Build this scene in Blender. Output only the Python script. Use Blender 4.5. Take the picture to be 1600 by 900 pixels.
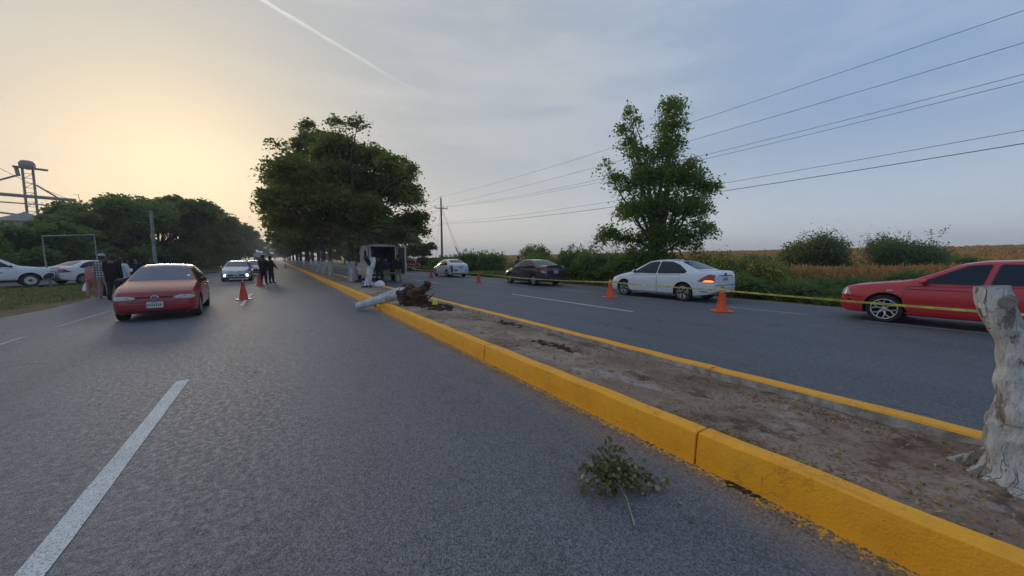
import bpy, bmesh, math, random
import numpy as np
from mathutils import Vector, Matrix
from mathutils.bvhtree import BVHTree

for _o in list(bpy.data.objects):
    bpy.data.objects.remove(_o)
SC = bpy.context.scene
COL = SC.collection
R = math.radians
random.seed(7)
RNG = np.random.default_rng(7)

# ---------------------------------------------------------------- camera
F_PX = 565.0
cam_d = bpy.data.cameras.new('camera')
cam_d.sensor_width = 36.0
cam_d.lens = 36.0 * F_PX / 1600.0
cam_d.clip_start = 0.05
cam_d.clip_end = 20000
cam = bpy.data.objects.new('camera', cam_d)
COL.objects.link(cam)
CAM_H = 1.52
yaw, pitch, roll = R(32.85), R(4.65), R(-0.26)
fw = Vector((math.sin(yaw) * math.cos(pitch), math.cos(yaw) * math.cos(pitch), -math.sin(pitch)))
r0 = Vector((math.cos(yaw), -math.sin(yaw), 0))
u0 = r0.cross(fw)
rt = r0 * math.cos(roll) + u0 * math.sin(roll)
up = -r0 * math.sin(roll) + u0 * math.cos(roll)
M3 = Matrix((rt, up, -fw)).transposed()
cam.matrix_world = Matrix.Translation((0, 0, CAM_H)) @ M3.to_4x4()
SC.camera = cam
SC.render.resolution_x = 1024
SC.render.resolution_y = 576

# ---------------------------------------------------------------- sky, sun, exposure
SUN_AZ, SUN_EL = R(-9.0), R(8.0)
sundir = Vector((math.sin(SUN_AZ) * math.cos(SUN_EL), math.cos(SUN_AZ) * math.cos(SUN_EL), math.sin(SUN_EL)))
W = bpy.data.worlds.new('World')
SC.world = W
W.use_nodes = True


class NT:
    """small node-tree helper"""
    def __init__(s, tree):
        s.t = tree
        s.n = tree.nodes
        s.l = tree.links

    def new(s, typ, **kw):
        n = s.n.new(typ)
        for k, v in kw.items():
            setattr(n, k, v)
        return n

    def put(s, sock, v):
        if v is None:
            return
        if isinstance(v, bpy.types.NodeSocket):
            s.l.new(v, sock)
        elif isinstance(v, (tuple, list)) and len(v) == 3 and sock.type == 'RGBA':
            sock.default_value = (*v, 1)
        else:
            sock.default_value = v

    def math(s, op, a, b=None, c=None, clamp=False):
        n = s.new('ShaderNodeMath', operation=op)
        n.use_clamp = clamp
        s.put(n.inputs[0], a)
        s.put(n.inputs[1], b)
        s.put(n.inputs[2], c)
        return n.outputs[0]

    def vmath(s, op, a, b=None):
        n = s.new('ShaderNodeVectorMath', operation=op)
        s.put(n.inputs[0], a)
        s.put(n.inputs[1], b)
        return n.outputs['Value'] if op == 'DOT_PRODUCT' else n.outputs[0]

    def ramp(s, v, lo, hi, a=0.0, b=1.0, smooth=True):
        n = s.new('ShaderNodeMapRange')
        n.interpolation_type = 'SMOOTHSTEP' if smooth else 'LINEAR'
        s.put(n.inputs['Value'], v)
        n.inputs['From Min'].default_value = lo
        n.inputs['From Max'].default_value = hi
        n.inputs['To Min'].default_value = a
        n.inputs['To Max'].default_value = b
        return n.outputs[0]

    def mix(s, f, a, b, blend='MIX'):
        n = s.new('ShaderNodeMix', data_type='RGBA', blend_type=blend)
        s.put(n.inputs[0], f)
        s.put(n.inputs[6], a)
        s.put(n.inputs[7], b)
        return n.outputs[2]

    def noise(s, vec, scale, detail=3, rough=0.55, out=0):
        n = s.new('ShaderNodeTexNoise')
        s.put(n.inputs['Vector'], vec)
        n.inputs['Scale'].default_value = scale
        n.inputs['Detail'].default_value = detail
        n.inputs['Roughness'].default_value = rough
        return n.outputs[out]

    def voro(s, vec, scale, feature='F1', out=0):
        n = s.new('ShaderNodeTexVoronoi', feature=feature)
        s.put(n.inputs['Vector'], vec)
        n.inputs['Scale'].default_value = scale
        return n.outputs[out]

    def scalev(s, vec, k):
        n = s.new('ShaderNodeMapping')
        s.put(n.inputs['Vector'], vec)
        n.inputs['Scale'].default_value = k
        return n.outputs[0]


def build_world():
    t = NT(W.node_tree)
    t.n.clear()
    out = t.new('ShaderNodeOutputWorld')
    bg = t.new('ShaderNodeBackground')
    bg.inputs['Strength'].default_value = 0.1
    sky = t.new('ShaderNodeTexSky', sky_type='NISHITA')
    sky.sun_disc = False
    sky.sun_elevation = SUN_EL
    sky.sun_rotation = SUN_AZ
    sky.air_density = 1.3
    sky.dust_density = 3.0
    sky.altitude = 20
    geo = t.new('ShaderNodeTexCoord')
    d = geo.outputs['Generated']
    nrm = t.vmath('NORMALIZE', d)
    sep = t.new('ShaderNodeSeparateXYZ')
    t.l.new(nrm, sep.inputs[0])
    z = sep.outputs[2]
    g = t.vmath('DOT_PRODUCT', nrm, tuple(sundir))
    # thin high haze layer: warm round the low sun, blue-grey away from it
    side = t.ramp(g, 0.05, 0.99)
    haze = t.mix(side, HZ_FAR, HZ_NEAR)
    low = t.ramp(z, 0.0, 0.30, 1.0, 0.0)
    haze = t.mix(t.math('MULTIPLY', low, 0.75), haze, t.mix(t.ramp(g, 0.0, 0.85), (4.1, 4.5, 4.8), HZ_LOW))
    glow = t.math('POWER', t.math('MAXIMUM', g, 0.0), 20.0)
    haze = t.mix(t.math('MULTIPLY', glow, 0.9), haze, HZ_GLOW)
    core = t.math('POWER', t.math('MAXIMUM', g, 0.0), 220.0)
    # streaky cirrus
    mp = t.new('ShaderNodeMapping')
    t.l.new(nrm, mp.inputs['Vector'])
    mp.inputs['Rotation'].default_value = (0.2, 0.35, 0.5)
    mp.inputs['Scale'].default_value = (1.2, 2.0, 7.0)
    c1 = t.noise(mp.outputs[0], 1.6, 5, 0.55)
    c2 = t.ramp(c1, 0.38, 0.68)
    haze = t.mix(t.math('MULTIPLY', c2, 0.30), haze, t.mix(side, (3.1, 3.6, 4.4), (4.7, 4.5, 4.1)))
    cl = t.noise(mp.outputs[0], 3.1, 4, 0.6)
    dk = t.math('MULTIPLY', t.ramp(cl, 0.5, 0.75), t.ramp(z, 0.5, 0.05, 0.05, 0.28))
    haze = t.mix(dk, haze, t.mix(side, (2.2, 2.6, 3.4), (3.6, 3.4, 3.1)))
    colr = t.mix(0.95, sky.outputs[0], haze)
    colr = t.mix(t.math('MULTIPLY', core, 0.8), colr, (7.4, 6.2, 4.0))
    # contrail: part of a great circle across the sky
    a = (fw * F_PX + rt * (415 - 800) - up * (0 - 450)).normalized()
    b = (fw * F_PX + rt * (702 - 800) - up * (172 - 450)).normalized()
    n = a.cross(b).normalized()
    tang = (b - a).normalized()
    wob = t.math('MULTIPLY', t.math('SUBTRACT', t.noise(nrm, 25, 3), 0.5), 0.006)
    dist = t.math('ADD', t.vmath('DOT_PRODUCT', nrm, tuple(n)), wob)
    s1 = t.ramp(dist, -0.0015, 0.0018, 0, 1)
    s2 = t.ramp(dist, 0.0018, 0.009, 1, 0)
    band = t.math('MULTIPLY', s1, s2)
    along = t.vmath('DOT_PRODUCT', nrm, tuple(tang))
    fade = t.ramp(along, a.dot(tang) - 0.2, b.dot(tang) + 0.02, 1.0, 0.0)
    fade = t.math('MULTIPLY', fade, t.ramp(along, a.dot(tang) - 1.0, a.dot(tang) - 0.4, 0.0, 1.0))
    front = t.ramp(t.vmath('DOT_PRODUCT', nrm, tuple((a + b).normalized())), 0.2, 0.5)
    m = t.math('MULTIPLY', t.math('MULTIPLY', band, fade), front)
    m = t.math('MULTIPLY', m, t.ramp(t.noise(nrm, 40, 3), 0.3, 0.6, 0.45, 0.75))
    colr = t.mix(m, colr, (6.0, 6.0, 5.9))
    t.l.new(colr, bg.inputs['Color'])
    t.l.new(bg.outputs[0], out.inputs['Surface'])


HZ_FAR = (1.6, 2.35, 3.55)
HZ_NEAR = (2.65, 2.85, 3.0)
HZ_LOW = (4.8, 4.6, 4.1)
HZ_GLOW = (5.5, 4.6, 3.2)
build_world()
sd = bpy.data.lights.new('sun', 'SUN')
sd.energy = 1.0
sd.angle = R(14)
sd.color = (1.0, 0.86, 0.66)
sun = bpy.data.objects.new('sun', sd)
COL.objects.link(sun)
sun.rotation_euler = sundir.to_track_quat('Z', 'Y').to_euler()
SC.view_settings.view_transform = 'Standard'
SC.view_settings.look = 'None'
SC.view_settings.exposure = 0.80
SC.view_settings.gamma = 1.0
SC.view_settings.use_curve_mapping = False


# ---------------------------------------------------------------- naming and linking
def tag(o, label=None, cat=None, group=None, kind=None):
    if label: o['label'] = label
    if cat: o['category'] = cat
    if group: o['group'] = group
    if kind: o['kind'] = kind
    return o


def empty(name, loc=(0, 0, 0), rz=0.0, label=None, cat=None, group=None, scale=1.0):
    o = bpy.data.objects.new(name, None)
    o.empty_display_size = 0.2
    COL.objects.link(o)
    o.location = loc
    o.rotation_euler = (0, 0, rz)
    o.scale = (scale,) * 3
    return tag(o, label, cat, group)


def copy_tree(o, parent=None):
    c = o.copy()
    COL.objects.link(c)
    c.parent = parent
    for ch in list(o.children):
        copy_tree(ch, c)
    return c


def link_mesh(name, me, parent=None, loc=(0, 0, 0)):
    o = bpy.data.objects.new(name, me)
    COL.objects.link(o)
    o.parent = parent
    o.location = loc
    return o


class MB:
    """mesh builder: collects verts and faces, then links them as one object"""
    def __init__(s):
        s.v, s.f, s.m = [], [], []

    def add(s, vs, fs, mi=0):
        k = len(s.v)
        s.v += [tuple(p) for p in vs]
        s.f += [tuple(i + k for i in f) for f in fs]
        s.m += [mi] * len(fs)
        return s

    def box(s, x0, x1, y0, y1, z0, z1, mi=0, M=None):
        vs = [Vector(p) for p in ((x0, y0, z0), (x1, y0, z0), (x1, y1, z0), (x0, y1, z0),
                                  (x0, y0, z1), (x1, y0, z1), (x1, y1, z1), (x0, y1, z1))]
        if M: vs = [M @ p for p in vs]
        return s.add(vs, [(0, 3, 2, 1), (4, 5, 6, 7), (0, 1, 5, 4), (1, 2, 6, 5), (2, 3, 7, 6), (3, 0, 4, 7)], mi)

    def tube(s, pts, rads, n=8, mi=0, cap=True, squash=None):
        pts = [Vector(p) for p in pts]
        if not hasattr(rads, '__len__'): rads = [rads] * len(pts)
        vs, fs = [], []
        ref = None
        for i, p in enumerate(pts):
            t = (pts[min(i + 1, len(pts) - 1)] - pts[max(i - 1, 0)]).normalized()
            if ref is None:
                ref = Vector((1, 0, 0)) if abs(t.x) < 0.8 else Vector((0, 1, 0))
            a = (ref - t * ref.dot(t)).normalized()
            ref = a
            b = t.cross(a)
            for k in range(n):
                th = 2 * math.pi * k / n
                vs.append(p + (a * math.cos(th) + b * math.sin(th)) * rads[i])
        for i in range(len(pts) - 1):
            for k in range(n):
                k2 = (k + 1) % n
                fs.append((i * n + k, i * n + k2, (i + 1) * n + k2, (i + 1) * n + k))
        if cap:
            fs.append(tuple(range(n - 1, -1, -1)))
            fs.append(tuple((len(pts) - 1) * n + k for k in range(n)))
        return s.add(vs, fs, mi)

    def lathe(s, prof, n=24, axis='z', c=(0, 0, 0), mi=0, close=True):
        vs, fs = [], []
        for (r, h) in prof:
            for k in range(n):
                th = 2 * math.pi * k / n
                a, b = r * math.cos(th), r * math.sin(th)
                p = (a, b, h) if axis == 'z' else ((h, a, b) if axis == 'x' else (b, h, a))
                vs.append((p[0] + c[0], p[1] + c[1], p[2] + c[2]))
        for i in range(len(prof) - 1):
            for k in range(n):
                k2 = (k + 1) % n
                fs.append((i * n + k, i * n + k2, (i + 1) * n + k2, (i + 1) * n + k))
        if close:
            fs.append(tuple(range(n - 1, -1, -1)))
            fs.append(tuple((len(prof) - 1) * n + k for k in range(n)))
        return s.add(vs, fs, mi)

    def mesh(s, mats, smooth=None, name='mesh'):
        me = bpy.data.meshes.new(name)
        me.from_pydata(s.v, [], s.f)
        for m in (mats if isinstance(mats, (list, tuple)) else [mats]):
            me.materials.append(m)
        if any(s.m):
            me.polygons.foreach_set('material_index', s.m)
        bm = bmesh.new()
        bm.from_mesh(me)
        bmesh.ops.recalc_face_normals(bm, faces=bm.faces)
        if smooth is not None:
            for f in bm.faces: f.smooth = True
            for e in bm.edges:
                if len(e.link_faces) == 2 and e.calc_face_angle(0) > smooth:
                    e.smooth = False
        bm.to_mesh(me)
        bm.free()
        return me

    def build(s, name, mats, parent=None, smooth=None, loc=(0, 0, 0)):
        return link_mesh(name, s.mesh(mats, smooth, name), parent, loc)


def quads_mesh(V, mats, name='mesh', n=4, mi=None, smooth=False):
    """V: (faces, n, 3) array of separate faces"""
    nf = V.shape[0]
    me = bpy.data.meshes.new(name)
    me.vertices.add(nf * n)
    me.vertices.foreach_set('co', V.reshape(-1).astype(np.float32))
    me.loops.add(nf * n)
    me.loops.foreach_set('vertex_index', np.arange(nf * n, dtype=np.int32))
    me.polygons.add(nf)
    me.polygons.foreach_set('loop_start', np.arange(0, nf * n, n, dtype=np.int32))
    me.polygons.foreach_set('loop_total', np.full(nf, n, dtype=np.int32))
    for m in (mats if isinstance(mats, (list, tuple)) else [mats]):
        me.materials.append(m)
    if mi is not None:
        me.polygons.foreach_set('material_index', mi.astype(np.int32))
    me.update(calc_edges=True)
    return me


# ---------------------------------------------------------------- materials
def newmat(name):
    m = bpy.data.materials.new(name)
    m.use_nodes = True
    t = NT(m.node_tree)
    p = t.n['Principled BSDF']
    return m, t, p


def pm(name, c1, c2=None, scale=6.0, rough=0.6, bump=0.0, bscale=40.0, metal=0.0, coat=0.0, lo=0.35, hi=0.65, spec=0.5, detail=4):
    m, t, p = newmat(name)
    co = t.new('ShaderNodeTexCoord').outputs['Object']
    if c2 is None: c2 = tuple(x * 0.82 for x in c1)
    t.put(p.inputs['Base Color'], t.mix(t.ramp(t.noise(co, scale, detail), lo, hi), c1, c2))
    p.inputs['Roughness'].default_value = rough
    p.inputs['Metallic'].default_value = metal
    p.inputs['Coat Weight'].default_value = coat
    p.inputs['Coat Roughness'].default_value = 0.04
    p.inputs['Specular IOR Level'].default_value = spec
    if bump:
        b = t.new('ShaderNodeBump')
        b.inputs['Strength'].default_value = bump
        b.inputs['Distance'].default_value = 0.02
        t.put(b.inputs['Height'], t.noise(co, bscale, 4))
        t.l.new(b.outputs[0], p.inputs['Normal'])
    return m


def paint(name, c, metal=0.0, rough=0.35, dust=0.25):
    """car paint: clear-coated, with a film of road dust low on the body"""
    m, t, p = newmat(name)
    co = t.new('ShaderNodeTexCoord').outputs['Object']
    sep = t.new('ShaderNodeSeparateXYZ')
    t.l.new(co, sep.inputs[0])
    d = t.math('MULTIPLY', t.ramp(sep.outputs[2], 0.75, 0.15), t.ramp(t.noise(co, 5, 5), 0.3, 0.75, 0.2, 1.0))
    d = t.math('MULTIPLY', d, dust)
    d = t.math('ADD', d, t.math('MULTIPLY', t.ramp(t.noise(co, 2.2, 6), 0.45, 0.75), dust * 0.25))
    t.put(p.inputs['Base Color'], t.mix(d, c, (0.24, 0.2, 0.16)))
    t.put(p.inputs['Roughness'], t.math('ADD', t.math('MULTIPLY', d, 0.5), rough))
    p.inputs['Metallic'].default_value = metal
    p.inputs['Coat Weight'].default_value = 0.7
    p.inputs['Coat Roughness'].default_value = 0.08
    return m


def leafmat(name, c1, c2, c3, tr=0.3, rough=0.55, nscale=0.6):
    """leaves differ one from the next; branches differ from one another"""
    m, t, p = newmat(name)
    g = t.new('ShaderNodeNewGeometry')
    co = t.new('ShaderNodeTexCoord').outputs['Object']
    oi = t.new('ShaderNodeObjectInfo')
    col = t.mix(t.ramp(g.outputs['Random Per Island'], 0.0, 1.0, smooth=False), c1, c2)
    col = t.mix(t.ramp(t.noise(co, nscale, 3), 0.42, 0.62), col, c3)
    col = t.mix(t.ramp(oi.outputs['Random'], 0, 1, 0.0, 0.25), col, c1)
    t.put(p.inputs['Base Color'], col)
    p.inputs['Roughness'].default_value = rough
    p.inputs['Specular IOR Level'].default_value = 0.25
    tl = t.new('ShaderNodeBsdfTranslucent')
    t.put(tl.inputs['Color'], t.mix(0.5, col, (0.32, 0.42, 0.06)))
    ms = t.new('ShaderNodeMixShader')
    ms.inputs[0].default_value = tr
    t.l.new(p.outputs[0], ms.inputs[1])
    t.l.new(tl.outputs[0], ms.inputs[2])
    t.l.new(ms.outputs[0], t.n['Material Output'].inputs['Surface'])
    return m


def emis(name, c, s, base=None):
    m, t, p = newmat(name)
    p.inputs['Base Color'].default_value = (*(base or c), 1)
    p.inputs['Emission Color'].default_value = (*c, 1)
    p.inputs['Emission Strength'].default_value = s
    p.inputs['Roughness'].default_value = 0.2
    return m


def mat_asphalt(name, base, edge_side):
    m, t, p = newmat(name)
    co = t.new('ShaderNodeTexCoord').outputs['Object']
    sep = t.new('ShaderNodeSeparateXYZ')
    t.l.new(co, sep.inputs[0])
    X = sep.outputs[0]
    stones = t.voro(co, 135, out=1)
    sb = t.new('ShaderNodeRGBToBW')
    t.l.new(stones, sb.inputs[0])
    st = t.ramp(sb.outputs[0], 0.15, 0.85)
    c_d = tuple(x * 0.45 for x in base)
    c_l = tuple(min(1, x * 1.75) for x in base)
    col = t.mix(st, c_d, c_l)
    # pale and dark single chips of aggregate
    col = t.mix(t.ramp(t.voro(co, 33), 0.11, 0.05), col, tuple(min(1, x * 3.0) for x in base))
    col = t.mix(t.math('MULTIPLY', t.ramp(t.noise(co, 180, 2), 0.6, 0.68), 0.7), col, tuple(x * 0.3 for x in base))
    # wear: broad patches and long wheel tracks
    big = t.noise(t.scalev(co, (1, 0.22, 1)), 0.55, 5)
    col = t.mix(t.ramp(big, 0.35, 0.62, 0.0, 0.65), col, t.mix(st, tuple(x * 0.95 for x in base), tuple(x * 1.9 for x in base)))
    trk = t.noise(t.scalev(co, (1, 0.012, 1)), 0.9, 2)
    col = t.mix(t.ramp(trk, 0.45, 0.7, 0.0, 0.35), col, t.mix(st, tuple(x * 0.45 for x in base), tuple(x * 1.1 for x in base)))
    sm = t.noise(co, 3.2, 5)
    col = t.mix(t.ramp(sm, 0.56, 0.75, 0.0, 0.45), col, tuple(x * 0.5 for x in base))
    stn = t.math('MULTIPLY', t.ramp(t.noise(co, 0.9, 6, 0.65), 0.62, 0.70), t.ramp(t.noise(co, 9, 4), 0.35, 0.6))
    col = t.mix(t.math('MULTIPLY', stn, 0.6), col, tuple(x * 0.35 for x in base))
    # fine cracks
    wv = t.vmath('ADD', co, t.vmath('MULTIPLY', t.noise(co, 3, 4, out=1), (0.5, 0.5, 0.0)))
    crack = t.voro(wv, 0.45, 'DISTANCE_TO_EDGE')
    cm = t.math('MULTIPLY', t.ramp(crack, 0.010, 0.002), t.ramp(t.noise(co, 0.3, 3), 0.52, 0.62))
    col = t.mix(t.math('MULTIPLY', cm, 0.7), col, tuple(x * 0.3 for x in base))
    # blown dust along the kerb, with drips of kerb paint in it
    nz = t.math('MULTIPLY', t.math('SUBTRACT', t.noise(co, 2.5, 5), 0.5), 0.7)
    xs = t.math('ADD', X, nz)
    if edge_side == 'L':
        dust = t.ramp(xs, 2.12, 2.42)
        dust = t.math('MULTIPLY', dust, t.ramp(t.noise(co, 30, 5, 0.7), 0.34, 0.56, 0.25, 0.95))
        col = t.mix(dust, col, t.mix(t.ramp(t.noise(co, 60, 3), 0.4, 0.6), (0.34, 0.25, 0.175), (0.15, 0.11, 0.085)))
        ns = t.math('MULTIPLY', t.math('SUBTRACT', t.noise(co, 7, 4), 0.5), 0.16)
        drip = t.math('MULTIPLY', t.ramp(t.math('ADD', X, ns), 2.42, 2.475), t.ramp(t.noise(co, 36, 5, 0.7), 0.49, 0.53))
        col = t.mix(drip, col, (0.80, 0.42, 0.015))
    else:
        dust = t.ramp(xs, 13.2, 14.4)
        d2 = t.ramp(xs, 4.75, 4.5)
        dust = t.math('MULTIPLY', t.math('MAXIMUM', dust, d2), t.ramp(t.noise(co, 14, 5, 0.7), 0.34, 0.6, 0.2, 0.9))
        col = t.mix(dust, col, (0.22, 0.16, 0.12))
    t.put(p.inputs['Base Color'], col)
    t.put(p.inputs['Roughness'], t.ramp(t.noise(co, 20, 3), 0.3, 0.7, 0.58, 0.78))
    p.inputs['Specular IOR Level'].default_value = 0.5
    b = t.new('ShaderNodeBump')
    b.inputs['Strength'].default_value = 0.7
    b.inputs['Distance'].default_value = 0.0035
    hgt = t.math('SUBTRACT', t.math('SUBTRACT', t.math('MULTIPLY', st, 0.6), t.math('MULTIPLY', t.voro(co, 135), 0.9)), t.math('MULTIPLY', cm, 1.5))
    t.put(b.inputs['Height'], hgt)
    t.l.new(b.outputs[0], p.inputs['Normal'])
    return m


def mat_roadpaint(name, c, under, wear=0.5):
    m, t, p = newmat(name)
    co = t.new('ShaderNodeTexCoord').outputs['Object']
    sp = t.ramp(t.noise(co, 85, 3, 0.7), wear - 0.03, wear + 0.06)
    pt = t.ramp(t.noise(co, 1.7, 5), 0.45, 0.75, 0, 0.6)
    f = t.math('MAXIMUM', t.math('MULTIPLY', sp, 0.75), t.math('MULTIPLY', pt, t.ramp(t.noise(co, 160, 2), 0.42, 0.55)))
    t.put(p.inputs['Base Color'], t.mix(f, t.mix(t.noise(co, 9, 4), c, tuple(x * 0.72 for x in c)), under))
    p.inputs['Roughness'].default_value = 0.75
    b = t.new('ShaderNodeBump')
    b.inputs['Strength'].default_value = 0.6
    b.inputs['Distance'].default_value = 0.005
    t.put(b.inputs['Height'], t.voro(co, 95))
    t.l.new(b.outputs[0], p.inputs['Normal'])
    return m


def mat_kerb(name, c, chips=0.645):
    m, t, p = newmat(name)
    co = t.new('ShaderNodeTexCoord').outputs['Object']
    col = t.mix(t.ramp(t.noise(co, 4, 5), 0.3, 0.7), c, (c[0] * 0.96, c[1] * 0.86, c[2]))
    col = t.mix(t.ramp(t.noise(co, 25, 4), 0.4, 0.75, 0, 0.22), col, (c[0] * 0.85, c[1] * 0.72, c[2] * 0.7))
    wv = t.vmath('ADD', co, t.vmath('MULTIPLY', t.noise(co, 14, 4, out=1), (0.12, 0.12, 0.12)))
    cr = t.math('MULTIPLY', t.ramp(t.voro(wv, 7, 'DISTANCE_TO_EDGE'), 0.03, 0.004), t.ramp(t.noise(co, 2.3, 3), 0.5, 0.6))
    col = t.mix(t.math('MULTIPLY', cr, 0.28), col, (0.30, 0.16, 0.02))
    ch = t.ramp(t.noise(co, 17, 6, 0.65), chips, chips + 0.04)
    col = t.mix(t.math('MULTIPLY', ch, 0.8), col, (0.24, 0.17, 0.10))
    scuff = t.math('MULTIPLY', t.ramp(t.noise(t.scalev(co, (1, 0.12, 2.2)), 11, 4, 0.6), 0.60, 0.72), t.ramp(t.noise(co, 1.3, 3), 0.45, 0.6))
    col = t.mix(t.math('MULTIPLY', scuff, 0.25), col, (0.16, 0.11, 0.06))
    dirt = t.ramp(t.noise(co, 7, 6, 0.7), 0.5, 0.8, 0.0, 0.25)
    col = t.mix(dirt, col, (0.30, 0.19, 0.07))
    t.put(p.inputs['Base Color'], col)
    p.inputs['Roughness'].default_value = 0.62
    b = t.new('ShaderNodeBump')
    b.inputs['Strength'].default_value = 0.55
    b.inputs['Distance'].default_value = 0.01
    h = t.math('ADD', t.noise(co, 70, 4), t.math('MULTIPLY', t.noise(co, 8, 4), 1.2))
    t.put(b.inputs['Height'], t.math('SUBTRACT', t.math('SUBTRACT', h, t.math('MULTIPLY', cr, 1.0)), t.math('MULTIPLY', ch, 0.6)))
    t.l.new(b.outputs[0], p.inputs['Normal'])
    return m


def mat_soil(name):
    m, t, p = newmat(name)
    co = t.new('ShaderNodeTexCoord').outputs['Object']
    col = t.mix(t.ramp(t.noise(co, 1.1, 6, 0.6), 0.35, 0.65), (0.25, 0.165, 0.115), (0.42, 0.315, 0.24))
    col = t.mix(t.ramp(t.noise(t.scalev(co, (1.4, 0.7, 1)), 1.9, 5, 0.6), 0.54, 0.68, 0, 0.65), col, (0.50, 0.42, 0.37))
    col = t.mix(t.ramp(t.noise(co, 2.7, 6, 0.65), 0.53, 0.66, 0, 0.85), col, (0.12, 0.065, 0.042))
    col = t.mix(t.ramp(t.noise(co, 8.5, 6, 0.7), 0.55, 0.68, 0, 0.6), col, (0.09, 0.055, 0.038))
    col = t.mix(t.ramp(t.noise(co, 45, 4, 0.7), 0.5, 0.7, 0, 0.6), col, (0.09, 0.065, 0.05))
    col = t.mix(t.ramp(t.voro(co, 60), 0.12, 0.06, 0, 0.7), col, (0.45, 0.38, 0.30))
    t.put(p.inputs['Base Color'], col)
    p.inputs['Roughness'].default_value = 0.95
    p.inputs['Specular IOR Level'].default_value = 0.2
    b = t.new('ShaderNodeBump')
    b.inputs['Strength'].default_value = 0.9
    b.inputs['Distance'].default_value = 0.03
    t.put(b.inputs['Height'], t.math('ADD', t.noise(co, 14, 6, 0.7), t.math('MULTIPLY', t.noise(co, 90, 3), 0.35)))
    t.l.new(b.outputs[0], p.inputs['Normal'])
    return m


def mat_terrain(name):
    m, t, p = newmat(name)
    co = t.new('ShaderNodeTexCoord').outputs['Object']
    sep = t.new('ShaderNodeSeparateXYZ')
    t.l.new(co, sep.inputs[0])
    xn = t.math('ADD', sep.outputs[0], t.math('MULTIPLY', t.math('SUBTRACT', t.noise(co, 0.9, 4), 0.5), 2.2))
    grass = t.mix(t.ramp(t.noise(co, 1.6, 5), 0.35, 0.65), (0.10, 0.10, 0.036), (0.22, 0.18, 0.08))
    dirt = t.mix(t.ramp(t.noise(co, 3.5, 5), 0.35, 0.65), (0.15, 0.095, 0.06), (0.24, 0.165, 0.11))
    green = t.mix(t.ramp(t.noise(co, 2.1, 5), 0.35, 0.65), (0.035, 0.05, 0.018), (0.08, 0.075, 0.03))
    field = t.mix(t.ramp(t.noise(co, 0.5, 6), 0.35, 0.65), (0.24, 0.13, 0.055), (0.17, 0.12, 0.05))
    col = t.mix(t.ramp(xn, -7.4, -6.2), grass, dirt)
    col = t.mix(t.ramp(xn, 15.0, 16.2), col, green)
    col = t.mix(t.ramp(xn, 18.5, 21.0), col, field)
    col = t.mix(t.ramp(t.noise(co, 30, 4), 0.45, 0.7, 0, 0.5), col, (0.07, 0.05, 0.03))
    t.put(p.inputs['Base Color'], col)
    p.inputs['Roughness'].default_value = 0.95
    p.inputs['Specular IOR Level'].default_value = 0.15
    b = t.new('ShaderNodeBump')
    b.inputs['Strength'].default_value = 0.8
    b.inputs['Distance'].default_value = 0.05
    t.put(b.inputs['Height'], t.noise(co, 12, 5, 0.7))
    t.l.new(b.outputs[0], p.inputs['Normal'])
    return m


def mat_whitewash(name, c=(0.68, 0.68, 0.67), bark=(0.13, 0.10, 0.075), lo=0.52):
    """lime-washed bark, worn through in spots"""
    m, t, p = newmat(name)
    co = t.new('ShaderNodeTexCoord').outputs['Object']
    v = t.scalev(co, (1, 1, 0.35))
    col = t.mix(t.ramp(t.noise(v, 9, 6, 0.6), 0.35, 0.65), c, tuple(x * 0.66 for x in c))
    col = t.mix(t.ramp(t.noise(v, 6.0, 6, 0.7), 0.50, 0.70, 0, 0.6), col, (0.38, 0.34, 0.30))
    col = t.mix(t.ramp(t.noise(v, 42, 4, 0.7), 0.52, 0.68, 0, 0.5), col, (0.22, 0.18, 0.15))
    dk = t.ramp(t.noise(v, 13, 6, 0.7), lo, lo + 0.06)
    dk = t.math('MULTIPLY', dk, t.ramp(t.noise(co, 4.3, 3), 0.42, 0.56))
    col = t.mix(t.math('MULTIPLY', dk, 0.8), col, bark)
    wv = t.vmath('ADD', v, t.vmath('MULTIPLY', t.noise(v, 6, 4, out=1), (0.25, 0.25, 0.25)))
    cr = t.math('MULTIPLY', t.ramp(t.voro(t.scalev(wv, (1, 1, 0.22)), 17, 'DISTANCE_TO_EDGE'), 0.035, 0.0), t.ramp(t.noise(v, 5, 3), 0.48, 0.62))
    col = t.mix(t.math('MULTIPLY', cr, 0.5), col, bark)
    t.put(p.inputs['Base Color'], col)
    p.inputs['Roughness'].default_value = 0.9
    b = t.new('ShaderNodeBump')
    b.inputs['Strength'].default_value = 1.0
    b.inputs['Distance'].default_value = 0.03
    h = t.math('ADD', t.noise(v, 30, 5, 0.7), t.math('MULTIPLY', t.noise(v, 8, 3), 1.3))
    t.put(b.inputs['Height'], t.math('SUBTRACT', h, cr))
    t.l.new(b.outputs[0], p.inputs['Normal'])
    return m


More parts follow.
